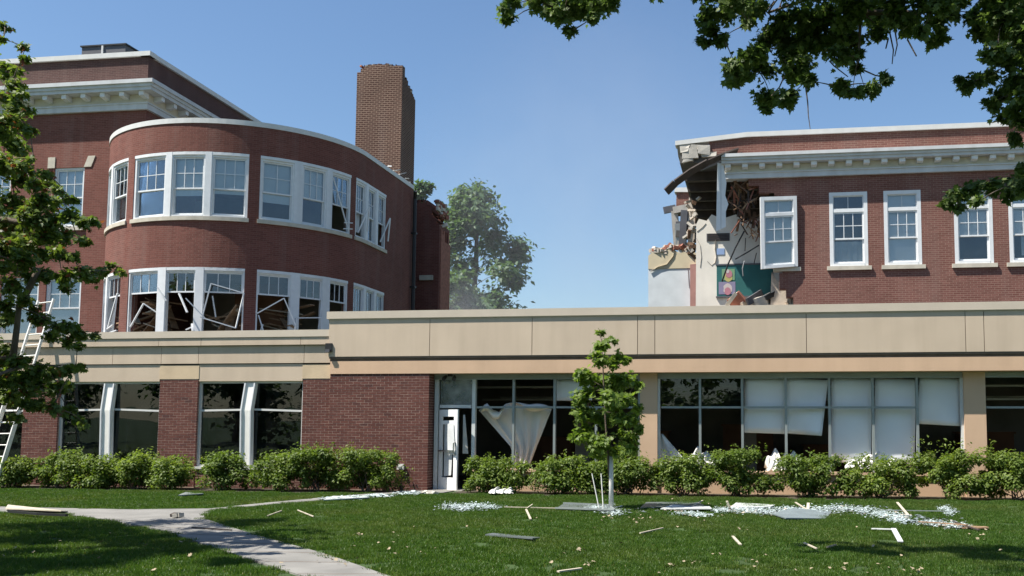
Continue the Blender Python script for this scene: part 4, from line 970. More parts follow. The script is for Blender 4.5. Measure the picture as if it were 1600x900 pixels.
for (px, py, w_, h_) in ((1079, 240, .5, .34), (1076, 249, .38, .2), (1099, 235, .46, .34), (1106, 243, .5, .16), (1090, 231, .5, .2), (1070, 232, .3, .3)):
    c = PY(px, py, 31.98); mb = MB(); j = lambda: rs.uniform(-.05, .05)
    mb.hexa([(c.x-w_/2+j(), 31.9+j(), c.z-h_/2+j()), (c.x+w_/2+j(), 31.9+j(), c.z-h_/2+j()), (c.x+w_/2, 32.3, c.z-h_/2), (c.x-w_/2, 32.3, c.z-h_/2), (c.x-w_/2+j(), 31.92+j(), c.z+h_/2+j()), (c.x+w_/2+j(), 31.92+j(), c.z+h_/2+j()), (c.x+w_/2, 32.3, c.z+h_/2), (c.x-w_/2, 32.3, c.z+h_/2)])
    mb.build('block', 'concrete', ck)
# tilted window, pushed out of the wall
tw = thing('tilted_window', 'white framed window knocked askew at the torn edge of the brick wall', 'window', (.2, 31.9, 6.8))
A = PY(1190, 420, 31.62); B = PY(1247, 415, 31.86)
p0, p1 = Vector((A.x, A.y)), Vector((B.x, B.y)); T0, L0 = frame_of(p0, p1)
zt0, zb0 = PY(1189, 308, 31.62).z, A.z; zt1 = PY(1247, 303, 31.86).z
def TT(u, z, d):
    t = (z-zb0)/(zt0-zb0); return T0(u-.02*t, z+u*.085*(1-t)+u*.05*t, d-.05+.03*t)
dh_window(tw, TT, 0, L0, zb0, zt0, split=.48, cols=3, rows=2, transom=.22, dd=0, cw=.12, blind=.97)
# chalkboard, posters, grille, rods, cables
cb = thing('chalkboard', 'green chalkboard on the exposed white classroom wall', 'chalkboard', (0, YB, 6.2))
a, b = BX(1120, 463, YB-.05), BX(1207, 413, YB-.05)
mb = MB(); mb.box(a[0], YB-.05, a[1], b[0], YB-.001, b[1]); mb.build('board', 'chalk', cb)
mb = MB(); mb.box(a[0]-.03, YB-.08, a[1]-.05, b[0]+.03, YB-.01, a[1]); mb.box(a[0]-.03, YB-.07, b[1], b[0]+.03, YB-.01, b[1]+.05); mb.build('rim', 'grille', cb)
def colour(name, c): M[name] = plain(name, c, .8, .05); return name
ps = thing('children_posters', 'two bright square pictures pinned to the left end of the chalkboard', 'poster', (-1, YB-.06, 6.3))
for (x0_, y0_, x1_, y1_, base, blobs) in ((1128, 420, 1148, 438, colour('poster_green', (.16, .30, .17)), [(1138, 433, .17, 'poster_yellow'), (1139, 428, .14, 'poster_pink'), (1137, 424, .07, 'poster_cream')]), (1123, 440, 1149, 460, colour('poster_lilac', (.22, .20, .30)), [(1137, 451, .19, 'poster_cream'), (1137, 455, .14, 'poster_pink')])):
    a, b = BX(x0_, y1_, YB-.06), BX(x1_, y0_, YB-.06); mb = MB(); mb.box(a[0], YB-.06, a[1], b[0], YB-.052, b[1]); sh = mb.build('sheet', base, ps)
    for bi_, (bx, by, r_, mm) in enumerate(blobs):
        if mm not in M: colour(mm, {'poster_pink': (.42, .18, .22), 'poster_yellow': (.42, .37, .14), 'poster_cream': (.50, .44, .42)}[mm])
        c = BX(bx, by, YB-.065); n = 12; mb = MB(); mb.prism([(c[0]+r_*.8*math.cos(6.283*k/n)*(1+.15*math.sin(3*k)), c[1]+r_*math.sin(6.283*k/n)) for k in range(n)], lambda u, v, d, q=bi_: Vector((u, YB-.066+d-.005*q, v)), 0, .003); mb.build('print', mm, sh)
nt_ = thing('paper_notice', 'small blue and white notice above the chalkboard', 'notice', (-1, YB, 7.6))
a, b = BX(1120, 398, YB-.01), BX(1132, 388, YB-.01); mb = MB(); mb.box(a[0], YB-.02, a[1], b[0], YB-.003, b[1]); mb.build('sheet', colour('notice_blue', (.25, .35, .55)), nt_)
gr = thing('wall_grille', 'dark air grille on the exposed white wall', 'vent', (-1.2, YB, 8.2))
a, b = BX(1104, 377, YB-.02), BX(1140, 364, YB-.02); mb = MB(); mb.box(a[0], YB-.02, a[1], b[0], YB-.002, b[1]); mb.build('plate', 'grille', gr)
for k in range(5): z = a[1]+(b[1]-a[1])*(k+.5)/5; mb = MB(); mb.box(a[0]+.03, YB-.04, z-.012, b[0]-.03, YB-.02, z+.012); mb.build('louvre', 'rust', gr)
for pts_, r_, lab in (([(1163, 361), (1150, 385), (1138, 412), (1128, 440)], .028, 'dark bent pipe slanting across the exposed classroom'), ([(1186, 383), (1170, 393), (1149, 405)], .022, 'shorter dark rod sticking out beside the tilted window'), ([(1165, 372), (1164, 392)], .015, 'thin dark rod hanging straight down over the classroom wall'), ([(1182, 395), (1178, 412)], .015, 'stub of dark rod above the right end of the chalkboard'), ([(1163, 408), (1160, 420), (1161, 431)], .015, 'pale cord dangling in front of the chalkboard')):
    mb = MB(); mb.tube([PY(x, y, 32.6+.5*i/len(pts_)) for i, (x, y) in enumerate(pts_)], r_, 6); tag(mb.build('dangling_rod', 'black' if 'pale' not in lab else 'white_paint'), lab, 'rod')
# rubble on the classroom floor
rp = thing('classroom_rubble', 'heap of broken boards and masonry on the open classroom floor', 'rubble pile', (.3, 32.6, 5.3))
for (x, y, x2, y2, wd, mm) in ((1135, 478, 1150, 458, .12, 'wood_pale'), (1150, 458, 1166, 474, .1, 'plaster'), (1142, 476, 1160, 462, .4, 'rubble_red'), (1168, 472, 1190, 458, .25, 'grille'), (1180, 476, 1206, 463, .3, 'roofing'), (1200, 476, 1218, 460, .3, 'rust'), (1212, 478, 1222, 464, .14, 'wood_pale'), (1222, 478, 1233, 462, .2, 'plaster'), (1230, 476, 1240, 468, .2, 'rubble'), (1170, 478, 1200, 470, .4, 'concrete'), (1196, 466, 1212, 458, .15, 'black'), (1206, 462, 1209, 453, .08, 'black'), (1160, 478, 1176, 468, .25, 'rubble')):
    a, b = PY(x, y, 32.4+rs.random()*.5), PY(x2, y2, 32.5+rs.random()*.6); mb = MB(); mb.bar(a, b, wd, wd*.4, (0, 1, .3)); mb.build('fragment', mm, rp)
mb = MB(); mb.box(-1.0, 32.3, 5.3, 1.6, 33.2, 5.75); mb.build('heap', 'rubble', rp)
# ruined fragments farther left
rf = thing('ruined_wall', 'cream and white plastered wall fragment left of the torn building', 'wall', (-4, 41, 0))
def RX(px, py, Y=41): p = PY(px, py, Y); return p.x, p.z
fn = lambda Y: (lambda u, v, d: Vector((u, Y+d, v)))
ol = [RX(1013, 560), RX(1092, 560), RX(1092, 419), RX(1013, 421)]; mb = MB(); mb.prism(ol, fn(41), 0, .3); mb.build('lower_plaster', 'plaster_blue', rf)
ol = [RX(1013, 420.6), RX(1092, 418.6), RX(1092, 396), RX(1076, 392), RX(1062, 396), RX(1050, 388), RX(1040, 392), RX(1026, 391), RX(1016, 397), RX(1013, 400)]; mb = MB(); mb.prism(ol, fn(40.97), 0, .33); mb.build('upper_plaster', 'plaster_cream', rf)
ol = [RX(1079, 560), RX(1089, 560), RX(1089, 414), RX(1079, 415)]; mb = MB(); mb.prism(ol, fn(40.7), 0, .26); mb.build('pink_pilaster', 'pink_paint', rf)
crack([(1016, 425), (1028, 417), (1042, 413), (1052, 400), (1054, 388)], .06, 40.95, 'rubble', rf); crack([(1075, 420), (1076, 440), (1077, 450)], .04, 40.99, 'joint', rf)
for k in range(40):
    px = rs.uniform(1015, 1082); py = 393-3*rs.random()-(5 if 1040 < px < 1070 else 0); p = PY(px, py, 41+rs.uniform(0, .3)); v = Vector((rs.uniform(-1, 1), rs.uniform(-.5, .5), rs.uniform(-.3, .6))).normalized()*rs.uniform(.08, .22)
    mb = MB(); mb.bar(p-v, p+v, rs.uniform(.1, .22), rs.uniform(.08, .2)); mb.build('loose_brick', ('rubble', 'rubble_red', 'concrete')[k % 3], rf)
uf = thing('ruined_roof_corner', 'shattered grey concrete roof corner with a scrap of brick, between sky and torn building', 'ruin', (-2.8, 43, 9))
ol = [RX(1056, 335, 43), RX(1092, 335, 43), RX(1092, 301, 43), RX(1057, 301, 43)]; mb = MB(); mb.prism(ol, fn(43), 0, .4); mb.build('brick_scrap', 'brick_old', uf)
ol = [RX(1054, 300.6, 43), RX(1092, 300.6, 43), RX(1092, 293, 43), RX(1055, 294, 43)]; mb = MB(); mb.prism(ol, fn(42.9), 0, .6); mb.build('coping', 'white_metal', uf)
for (x, y, x2, y2, wd, mm) in ((1052, 330, 1090, 322, .5, 'concrete'), (1056, 352, 1090, 350, .3, 'grille'), (1054, 330, 1058, 385, .25, 'concrete'), (1060, 350, 1062, 388, .5, 'duct'), (1037, 329, 1056, 325, .16, 'grille'), (1070, 330, 1066, 392, .8, 'grille'), (1056, 366, 1088, 370, .5, 'roofing'), (1058, 382, 1088, 388, .4, 'concrete'), (1082, 310, 1080, 395, .5, 'rubble'), (1084, 330, 1078, 372, .4, 'rubble_red'), (1060, 395, 1084, 394, .5, 'plaster')):
    mb = MB(); mb.bar(PY(x, y, 42.6+rs.random()*.3), PY(x2, y2, 42.6+rs.random()*.3), .4, wd, (0, 1, 0)) if False else mb.bar(PY(x, y, 42.6), PY(x2, y2, 42.7), .3, wd*.8, (0, 1, 0)); mb.build('fragment', mm, uf)
for k in range(26):
    p = PY(rs.gauss(1081, 4), rs.uniform(310, 400), 34+rs.random()*.5); v = Vector((rs.uniform(-1, 1), rs.uniform(-.5, .5), rs.uniform(-.6, .6))).normalized()*rs.uniform(.06, .18)
    mb = MB(); mb.bar(p-v, p+v, rs.uniform(.06, .16), rs.uniform(.05, .14)); mb.build('masonry_lump', ('rubble', 'concrete', 'insul')[k % 3], uf)
#SECTION4
# ------------------------------------------------------------------ roller blinds, torn fabric
def sheet_grid(name, label, fn, nu, nv, mat='blind', group=None, cat='blind', thick=.004):
    """cloth sheet, fn(u,v) -> point, u,v in 0..1"""
    t = thing(name, label, cat, fn(.5, .5), group); mb = MB()
    P = [[fn(i/nu, j/nv) for j in range(nv+1)] for i in range(nu+1)]
    for i in range(nu):
        for j in range(nv): mb.face([P[i][j], P[i+1][j], P[i+1][j+1], P[i][j+1]])
    o = mb.build('fabric', mat, t, True); m = o.modifiers.new('thick', 'SOLIDIFY'); m.thickness = thick
    # weld for smooth shading
    wd = o.modifiers.new('weld', 'WELD'); wd.merge_threshold = .0008; o.modifiers.move(1, 0)
    return t
YBl = YG+.16
def blind_fn(pl_, pr_, ytop_l, ytop_r, ybl, ybr, wave=.01, curl=0):
    def f(u, v):      # v 0 bottom .. 1 top
        px = (pl_[0]+(pl_[1]-pl_[0])*v)*(1-u)+(pr_[0]+(pr_[1]-pr_[0])*v)*u
        py = (ybl*(1-u)+ybr*u)*(1-v)+(ytop_l*(1-u)+ytop_r*u)*v
        Y = YBl+wave*1.4*math.sin(u*7+v*3)+wave*.8*math.sin(u*2.3-v*9+px*.01)+curl*max(0, u-.5)*(1-v)*1.2
        return PY(px, py, Y)
    return f
sheet_grid('roller_blind', 'grey half lowered roller blind with straight hem, above the first white cloth heap', blind_fn((1163, 1163), (1226, 1226), 590, 591, 676, 678), 8, 8)
sheet_grid('roller_blind', 'half lowered roller blind with its lower right corner curled and slanting', blind_fn((1229, 1229), (1284, 1294), 591, 594, 677, 681, .015, -.25), 10, 10)
sheet_grid('roller_blind', 'full length grey roller blind, left of the two that hang to the sill', blind_fn((1299, 1299), (1361, 1362), 589, 591, 722, 724), 8, 8)
sheet_grid('roller_blind', 'full length grey roller blind, right of the two that hang to the sill', blind_fn((1367, 1367), (1429, 1431), 591, 593, 726, 733), 8, 8)
sheet_grid('roller_blind', 'tilted half length roller blind beside the right tan column', blind_fn((1433, 1437), (1502, 1502), 589, 591, 662, 666, .01, -.1), 8, 8)
sheet_grid('roller_blind', 'short strip of raised roller blind behind the young tree', blind_fn((870, 870), (925, 925), 592, 593, 626, 626), 6, 4)
def hem(u): return float(np.interp(u, [0, .09, .17, .26, .36, .5, .75, 1], [641, 631, 644, 647, 631, 628, 633, 639]))
def funnel(u, v):    # crumpled blind gathered at the bottom
    top = (748+(862-748)*u, hem(u))
    mid = (800+(838-800)*u, 700); bot = (800+(826-800)*u, 733)
    if v > .25: t = (v-.25)/.75; px = mid[0]+(top[0]-mid[0])*t; py = mid[1]+(top[1]-mid[1])*t
    else: t = v/.25; px = bot[0]+(mid[0]-bot[0])*t; py = bot[1]+(mid[1]-bot[1])*t
    amp = .035+.05*(1-v); Y = YBl+.15+amp*math.sin(u*26+v*1.5)+.05*math.sin(u*9)
    return PY(px, py, Y)
sheet_grid('collapsed_blind', 'pale blind torn down and gathered into a funnel shape beside the door', funnel, 46, 14, 'fabric')
def flap(u, v): return PY(752+110*u, hem(u*.96+.02)-4*math.sin(u*9)*(v > .9)+(1-v)*(6+5*math.sin(u*11)), YBl+.02-.10*math.sin(v*2.6)+.03*math.sin(u*17))
sheet_grid('folded_blind_edge', 'folded upper hem of the torn down blind, lying across the funnel of fabric', flap, 24, 4, 'fabric')
def heap(name, label, px0, px1, ytop, ybot, Y=YG+.02, n=3, seed=1, peaks=((.3, 1), (.75, .95))):
    r_ = random.Random(seed); ph = [r_.uniform(0, 6) for _ in range(6)]
    def f(u, v):
        hgt = max(.15, max(pk*math.sqrt(max(0, 1-((u-c)/.30)**2)) for c, pk in peaks))*(.86+.14*math.sin(u*23+ph[3]))
        px = px0+(px1-px0)*u+2.0*math.sin(v*5+ph[0]); py = ybot+(ytop-ybot)*hgt*math.sin(math.pi*min(v, 1)*.5)
        fold = .05*math.sin(u*19+v*4+ph[1])+.035*math.sin(u*37-v*7+ph[2])
        return PY(px, py, Y-.10+.30*v+fold)
    return sheet_grid(name, label, f, 44, 12, 'fabric', cat='cloth')
heap('crumpled_cloth', 'white crumpled cloth on the sill under the half lowered blinds', 1196, 1250, 700, 736, seed=2)
heap('crumpled_cloth', 'white crumpled cloth on the sill in front of the full length blinds', 1322, 1400, 702, 732, seed=5, peaks=((.55, 1), (.8, .6), (.2, .5)))
heap('crumpled_cloth', 'grey white crumpled cloth on the sill just right of the left tan column', 1070, 1118, 697, 726, seed=9, peaks=((.4, 1), (.7, .75)))
def tri(u, v): return PY(1031+44*u*(1-v*.0)*(1-.9*v), 724-46*v*(1), YG+.12+.03*math.sin(u*9))
sheet_grid('torn_cloth', 'translucent triangle of torn cloth hanging beside the left tan column', tri, 8, 8, 'curtain', cat='cloth')
heap('crumpled_cloth', 'white shredded fabric caught at the foot of the shrub beside the door', 765, 802, 760, 771, Y=22.5, seed=12)

# ------------------------------------------------------------------ ladder
ld = thing('ladder', 'white extension ladder leaning on the low parapet at the left', 'ladder', (-20.5, 22.3, 0))
a0, a1 = PY(60, 470, 23.58), PY(-34, 768, 22.4); b0, b1 = PY(84, 467, 23.58), PY(-6, 768, 22.4); a1.z = b1.z = 0.0
for p, q in ((a0, a1), (b0, b1)):
    mb = MB(); mb.bar(q, p, .075, .035, (b0-a0)); mb.build('rail', 'ladder', ld)
for p, q in ((a0, a1), (b0, b1)):
    s = (q-p)*.42; o_ = Vector((0, -.06, .02)); mb = MB(); mb.bar(q.lerp(p, 0.0)+o_, q.lerp(p, .55)+o_, .06, .03, (b0-a0)); mb.build('lower_rail', 'ladder', ld)
for k in range(17):
    t = (k+.25)/17; mb = MB(); mb.tube([a0.lerp(a1, t), b0.lerp(b1, t)], .017, 8); mb.build('rung', 'ladder', ld)

# ------------------------------------------------------------------ shrubs
def shrub(cx, cy, rx, ry, h, seed, label, n=3400):
    r_ = np.random.default_rng(seed); t = thing('shrub', label, 'shrub', (cx, cy, 0), 'green shrubs planted along the building')
    nl = 46; lob = []
    for k in range(nl):
        a = r_.uniform(0, 6.283); q = math.sqrt(r_.random())*.78; z = r_.uniform(.18, .86)
        env = math.sqrt(max(.05, 1-(abs(z-.40)/.62)**2.2)); lob.append((cx+rx*q*env*math.cos(a), cy+ry*q*env*math.sin(a), h*z, r_.uniform(.10, .22)))
    P = []; Nn = []
    for (x, y, z, rr) in lob:
        k = n//nl; v = r_.normal(size=(k, 3)); v /= np.linalg.norm(v, axis=1)[:, None]; rad = rr*r_.uniform(.55, 1.12, k)[:, None]
        c = np.array([x, y, z]); p = c+v*rad*np.array([1.15, 1.15, .95]); P.append(p); Nn.append(v*1.0)
    # a few upright shoots
    for k in range(16):
        a = r_.uniform(0, 6.283); q = math.sqrt(r_.random())*.7; b = np.array([cx+rx*q*math.cos(a), cy+ry*q*math.sin(a), h*.72]); L = r_.uniform(.18, .40)*h
        u = np.linspace(0, 1, 12)[:, None]; d = np.array([math.cos(a)*.25, math.sin(a)*.25, 1])*L; p = b+u*d+r_.normal(size=(12, 3))*.03; P.append(p); Nn.append(r_.normal(size=(12, 3))*.5)
    P = np.concatenate(P); Nn = np.concatenate(Nn); m = P[:, 2] > .03; P, Nn = P[m], Nn[m]
    tb_ = MB()
    for k in range(12):
        a = r_.uniform(0, 6.283); e = lob[k]; s = Vector((cx+.12*math.cos(a), cy+.12*math.sin(a), 0)); tb_.tube([s, s.lerp(Vector(e[:3]), .5)+Vector((0, 0, .05)), Vector(e[:3])], [.014, .010, .004], 5, False)
    tb_.build('stems', 'bark', t)
    leaf_cloud('foliage', P, .082, OVAL, 'leaf_shrub', t, up=.55, nrm=Nn)
    return t
shr = [(22, 716, 62, 'small shrub at the far left below the ladder'), (95, 702, 75, 'shrub in front of the brick pier right of the ladder'), (158, 712, 60, 'shrub below the bent mullion of the left wide window'),
 (214, 705, 62, 'shrub under the right half of the left wide window'), (268, 714, 56, 'low shrub in front of the brick pier between the two wide windows'), (352, 706, 66, 'shrub under the left pane of the second wide window'),
 (434, 706, 72, 'shrub under the right pane of the second wide window'), (492, 694, 80, 'tallest shrub of the left row, before the plain brick wall'), (572, 697, 92, 'broad shrub before the middle of the plain brick wall'),
 (776, 712, 92, 'shrub just right of the white door below the funnel shaped blind'), (874, 711, 66, 'shrub left of the young tree trunk'), (926, 716, 56, 'shrub directly behind the young tree trunk'), (982, 712, 66, 'shrub at the foot of the left tan column'),
 (1066, 710, 84, 'shrub below the triangle of torn cloth'), (1150, 696, 84, 'tall shrub left of the gap that shows the peach wall'), (1264, 707, 100, 'wide shrub below the half lowered blinds'),
 (1372, 712, 92, 'shrub below the full length blinds'), (1484, 692, 112, 'largest shrub, before the right tan column'), (1590, 704, 86, 'shrub cut by the right edge, beyond the right tan column')]
for i, (px, py, wpx, lab) in enumerate(shr):
    Y = 22.95 if px < 650 else 23.15
    c = PY(px, 760, Y); top = PY(px, py, Y).z; rx = wpx/2/1500*(Y*1.03)*1.42
    shrub(c.x, Y, rx, min(.66, rx), top*.98, 100+i, lab, int(3000+wpx*45))
sm = thing('small_shrub', 'small sprig of shrub at the right end of the brick wall with pale cover behind', 'shrub', PY(630, 765, 23.35), 'green shrubs planted along the building')
c = PY(627, 750, 23.4); P = np.array(c)+rng.normal(size=(260, 3))*np.array([.12, .10, .17]); leaf_cloud('foliage', P, .07, OVAL, 'leaf_shrub', sm)
mb = MB(); [mb.tube([(c.x+random.uniform(-.05, .05), 23.4, 0), (c.x+random.uniform(-.15, .15), 23.4, c.z+.1)], [.01, .004], 5) for _ in range(6)]; mb.build('stems', 'bark', sm)
hb = thing('hose_bib_box', 'small pale box low on the brick wall above the sprig', 'box', PY(626, 730, 23.7))
c = PY(626, 730, 23.66); mb = MB(); mb.box(c.x-.09, 23.62, c.z-.06, c.x+.09, 23.698, c.z+.08); mb.build('cover', 'white_metal', hb); mb = MB(); mb.box(c.x-.04, 23.58, c.z-.03, c.x+.04, 23.62, c.z+.02); mb.build('spout', 'alu', hb)

# ------------------------------------------------------------------ young tree on the lawn
tp = PG(955, 797); YT = tp.y
cl = []
for (px, py, r, k) in ((936, 520, 8, 60), (941, 540, 16, 190), (957, 532, 8, 70), (932, 560, 20, 230), (958, 565, 22, 260), (980, 562, 8, 50), (915, 590, 24, 300), (945, 595, 28, 360), (972, 595, 26, 330), (903, 580, 9, 50),
    (918, 622, 28, 360), (950, 625, 30, 420), (982, 620, 26, 330), (1000, 600, 9, 60), (908, 648, 26, 300), (940, 655, 30, 420), (975, 655, 28, 380), (1000, 640, 13, 110), (914, 680, 24, 300), (945, 685, 28, 380), (978, 685, 24, 300), (1001, 668, 9, 70), (930, 704, 20, 220), (962, 706, 20, 220), (985, 702, 14, 110)):
    Y = YT+random.uniform(-.4, .4); cl.append((PY(950+(px-950)*.97, py, Y), r/1500*YT*.76, k*.85))
tree('young_tree', 'slender young tree with a pale wrapped trunk standing on the lawn before the storefront', (tp.x, YT, 0), PY(939, 530, YT), .026, cl, .105, 'leaf_young', MAPLE, 'bark', 3, limb_max=.012)
tw_ = thing('trunk_guard', 'white wrap around the lower trunk of the young tree', 'tree guard', (tp.x, YT, 0)); mb = MB(); mb.tube([(tp.x, YT, 0), (tp.x-.003, YT, .55), (tp.x-.004, YT, 1.05)], [.050, .045, .040], 12); mb.build('wrap', 'white_metal', tw_, True)
for dx, lean_, lab in ((-.16, .05, 'thin pale stake just left of the young tree trunk'), (-.24, .22, 'thin pale stake leaning farthest left of the young tree trunk')):
    mb = MB(); mb.tube([(tp.x+dx+.02, YT-.1, 0), (tp.x+dx-lean_*.6, YT-.1, .72)], .011, 6); tag(mb.build('stake', 'ladder', None), lab, 'stake')

# ------------------------------------------------------------------ large trees
def cl_px(L, Y, k, jit=.6, sc=1.0):
    out = []
    for (px, py, r) in L:
        y = Y+random.uniform(-jit, jit); R_m = r/1500*y*1.02; out.append((PY(px, py, y), R_m*sc, max(20, k*(r/30)**2)))
    return out
ov = [(786, 14, 9), (797, 34, 13), (796, 10, 14), (838, 2, 16), (862, 8, 16), (880, 22, 20), (890, 50, 12), (905, 14, 22), (934, 6, 24), (960, 4, 12), (925, 28, 10), (850, -30, 30), (900, -35, 34), (950, -40, 30), (800, -30, 22), (1000, -50, 40), (1050, -45, 40),
 (1118, 18, 22), (1108, 50, 18), (1100, 66, 12), (1130, 60, 12), (1142, 2, 22), (1175, 8, 20), (1170, 38, 8), (1150, 104, 22), (1141, 128, 12), (1170, 88, 22), (1186, 112, 22), (1204, 152, 20), (1232, 154, 18), (1196, 172, 8), (1190, 76, 14), (1215, 50, 22), (1228, 82, 24), (1250, 104, 24), (1262, 62, 30), (1240, 25, 28), (1285, 30, 28), (1300, 62, 26), (1312, 86, 16), (1262, 126, 12),
 (1338, 62, 14), (1342, 88, 13), (1342, 110, 11), (1312, 136, 13), (1332, 146, 13), (1352, 142, 13), (1368, 132, 10), (1386, 122, 10), (1330, 22, 26), (1368, 20, 28), (1380, 52, 16), (1408, 20, 26), (1425, 40, 20), (1440, 48, 12), (1460, 62, 14), (1466, 40, 16), (1455, 14, 26), (1480, 18, 18), (1495, 2, 14),
 (1526, 24, 16), (1545, 45, 22), (1570, 30, 26), (1590, 55, 26), (1560, 76, 20), (1590, 95, 24), (1510, 132, 12), (1528, 126, 11), (1548, 118, 12), (1498, 124, 7), (1568, 150, 16), (1552, 162, 12), (1590, 130, 20), (1574, 186, 14), (1584, 212, 11), (1595, 170, 16), (1570, 8, 26), (1600, 10, 26), (1620, 60, 40), (1620, 130, 40), (1610, 190, 22),
 (1478, 318, 9), (1490, 306, 13), (1508, 300, 12), (1528, 298, 14), (1550, 294, 14), (1572, 290, 14), (1592, 288, 16), (1612, 285, 26), (1500, 326, 7), (1534, 312, 9), (1580, 306, 9), (1598, 262, 8),
 (1250, -30, 45), (1330, -35, 45), (1410, -35, 45), (1490, -40, 45), (1570, -40, 50), (1180, -40, 40), (1110, -35, 36), (1660, 40, 60), (1680, 160, 60), (1680, 280, 50), (1750, 100, 70), (1780, 240, 70)]
to = (9.3, 12.2, 0)
jl = [Vector((9.0, 12.0, 6)), Vector((6.8, 11.6, 8.6)), PY(1560, -90, 11.4), PY(1400, -80, 11.3), PY(1250, -70, 11.2), PY(1100, -90, 11.2), PY(980, -90, 11.2), PY(860, -70, 11.2), PY(1345, 20, 11.2), PY(1300, -10, 11.2), PY(1640, 120, 11.4), PY(1650, 250, 11.4), PY(1700, 20, 11.5), PY(1342, 90, 11.2), PY(1575, 150, 11.3), PY(1560, 298, 11.3), PY(1200, 20, 11.2), PY(1440, 20, 11.2), Vector((.8, 10.8, 8.0)), Vector((-.6, 10, 8.0))]
hi = [(Vector((random.uniform(-1.4, 1.6), random.uniform(8.8, 11.3), random.uniform(7.4, 8.6))), random.uniform(.45, .75), 330) for _ in range(20)]
big = tree('overhanging_tree', 'large broadleaf tree whose dark branches hang into the sky at upper right', to, (8.6, 12, 8.5), .30, cl_px(ov, 11.2, 720, .6, 1.08)+hi, .078, 'leaf_over', MAPLE, 'bark', 6, joints=jl, limb_max=.022)
tw2 = MB()
for pts_ in ([(1210, 2), (1200, 14), (1189, 24)], [(1222, 0), (1217, 14)], [(1390, 50), (1396, 78), (1394, 100)], [(1398, 45), (1402, 70), (1398, 88)], [(1388, 60), (1384, 76)], [(1418, 62), (1432, 88)], [(1296, 95), (1303, 103), (1325, 120)], [(1258, 130), (1262, 160), (1263, 180), (1266, 202)], [(1558, 78), (1556, 95)], [(1350, 110), (1368, 118), (1385, 120)], [(1225, 120), (1218, 136), (1205, 150)]):
    tw2.tube([PY(x, y, 11.2) for x, y in pts_], [.010, .008, .006, .004][:len(pts_)], 5)
tw2.build('bare_twig', 'bark', big)

lt_ = [(5, 40, 8), (4, 62, 6), (40, 74, 8), (36, 90, 8), (12, 110, 12), (28, 110, 9), (18, 132, 16), (6, 150, 14), (32, 150, 10), (20, 172, 16), (40, 172, 8), (8, 196, 18), (30, 198, 14), (46, 205, 9), (10, 225, 20), (32, 232, 12), (8, 255, 20), (34, 262, 14), (52, 250, 6),
 (20, 285, 22), (48, 288, 14), (70, 270, 9), (76, 292, 11), (92, 300, 9), (60, 312, 18), (88, 322, 14), (110, 312, 9), (25, 318, 24), (112, 340, 13), (84, 345, 16), (130, 352, 11), (146, 345, 9), (52, 345, 20), (20, 350, 24), (100, 368, 15), (70, 372, 18), (125, 378, 11), (40, 378, 22), (10, 385, 22), (95, 395, 14), (120, 400, 8),
 (60, 400, 16), (28, 410, 18), (6, 420, 18), (75, 428, 12), (98, 432, 14), (122, 430, 13), (142, 428, 11), (162, 424, 9), (178, 418, 9), (188, 424, 6), (48, 436, 12), (20, 448, 16), (105, 452, 9), (12, 480, 16), (35, 470, 12), (50, 488, 12), (72, 500, 13), (92, 508, 12), (110, 516, 12), (128, 522, 10), (146, 527, 7), (105, 535, 10), (120, 545, 8), (80, 520, 10), (8, 505, 12),
 (14, 560, 20), (36, 572, 16), (58, 580, 14), (80, 582, 13), (100, 576, 9), (118, 574, 8), (130, 572, 6), (20, 590, 20), (45, 602, 18), (68, 608, 16), (88, 612, 13), (100, 600, 10), (14, 620, 16), (36, 632, 12), (62, 632, 12), (84, 636, 11), (104, 640, 10), (118, 652, 8), (130, 660, 6), (34, 655, 6), (22, 650, 8)]
off_l = [(-60, 120, 60), (-110, 60, 60), (-70, 220, 70), (-150, 180, 80), (-80, 330, 80), (-180, 320, 90), (-90, 440, 80), (-190, 460, 90), (-80, 560, 70), (-160, 590, 80), (-60, 640, 50), (-220, 240, 90), (-240, 400, 100), (-130, -20, 60), (-40, 20, 26), (-30, 90, 30), (-30, 300, 36), (-28, 390, 34), (-28, 480, 30), (-30, 590, 30)]
YT2 = 11.4
tt = PG(-150, 870); 
bl = PY(-150, 700, YT2)
jl2 = [PY(-110, 600, YT2), PY(-100, 500, YT2), PY(-90, 400, YT2), PY(-80, 300, YT2), PY(-70, 200, YT2), PY(-40, 560, YT2), PY(-30, 440, YT2), PY(-20, 340, YT2), PY(20, 560, YT2), PY(30, 480, YT2), PY(60, 420, YT2), PY(40, 350, YT2)]
ltr = tree('maple_tree', 'maple tree at the left edge with reddish tipped drooping branches', (bl.x, YT2, 0), PY(-60, 90, YT2), .15, cl_px(lt_, YT2, 900, .8, 1.32)+cl_px(off_l, YT2, 210, 1.9)+cl_px([(x-60, y+40, r) for x, y, r in off_l], YT2-1.2, 210, 1.5), .071, 'leaf_left', MAPLE, 'bark', 6, joints=jl2, limb_max=.03)
# crown volume in front of and behind the seen edge, off to the left
def blob_tree(name, label, base, h, rad, n, size, mat, seed, group=None, z0=.3, dens=260, trunk=.22, shape=OVAL):
    st = random.getstate(); random.seed(seed); cl = []
    for k in range(n):
        a = random.uniform(0, 6.283); q = rad*math.sqrt(random.random()); z = h*(z0+(1-z0)*random.random()); e = max(.15, 1-abs((z/h-(z0+1)/2)/((1-z0)/2))**2.5)
        cl.append((Vector((base[0]+q*e*math.cos(a), base[1]+q*e*math.sin(a), z)), rad*random.uniform(.18, .3), dens))
    t = tree(name, label, base, (base[0]+.3, base[1], h*.85), trunk, cl, size, mat, shape, 'bark', 5, group)
    random.setstate(st); return t
blob_tree('far_tree', 'broad green tree in smoke haze behind the broken brick wall', (PY(735, 480, 62).x, 62, 0), PY(740, 305, 62).z, 4.3, 80, .42, 'leaf_far', 21, z0=.12, dens=230, trunk=.35)
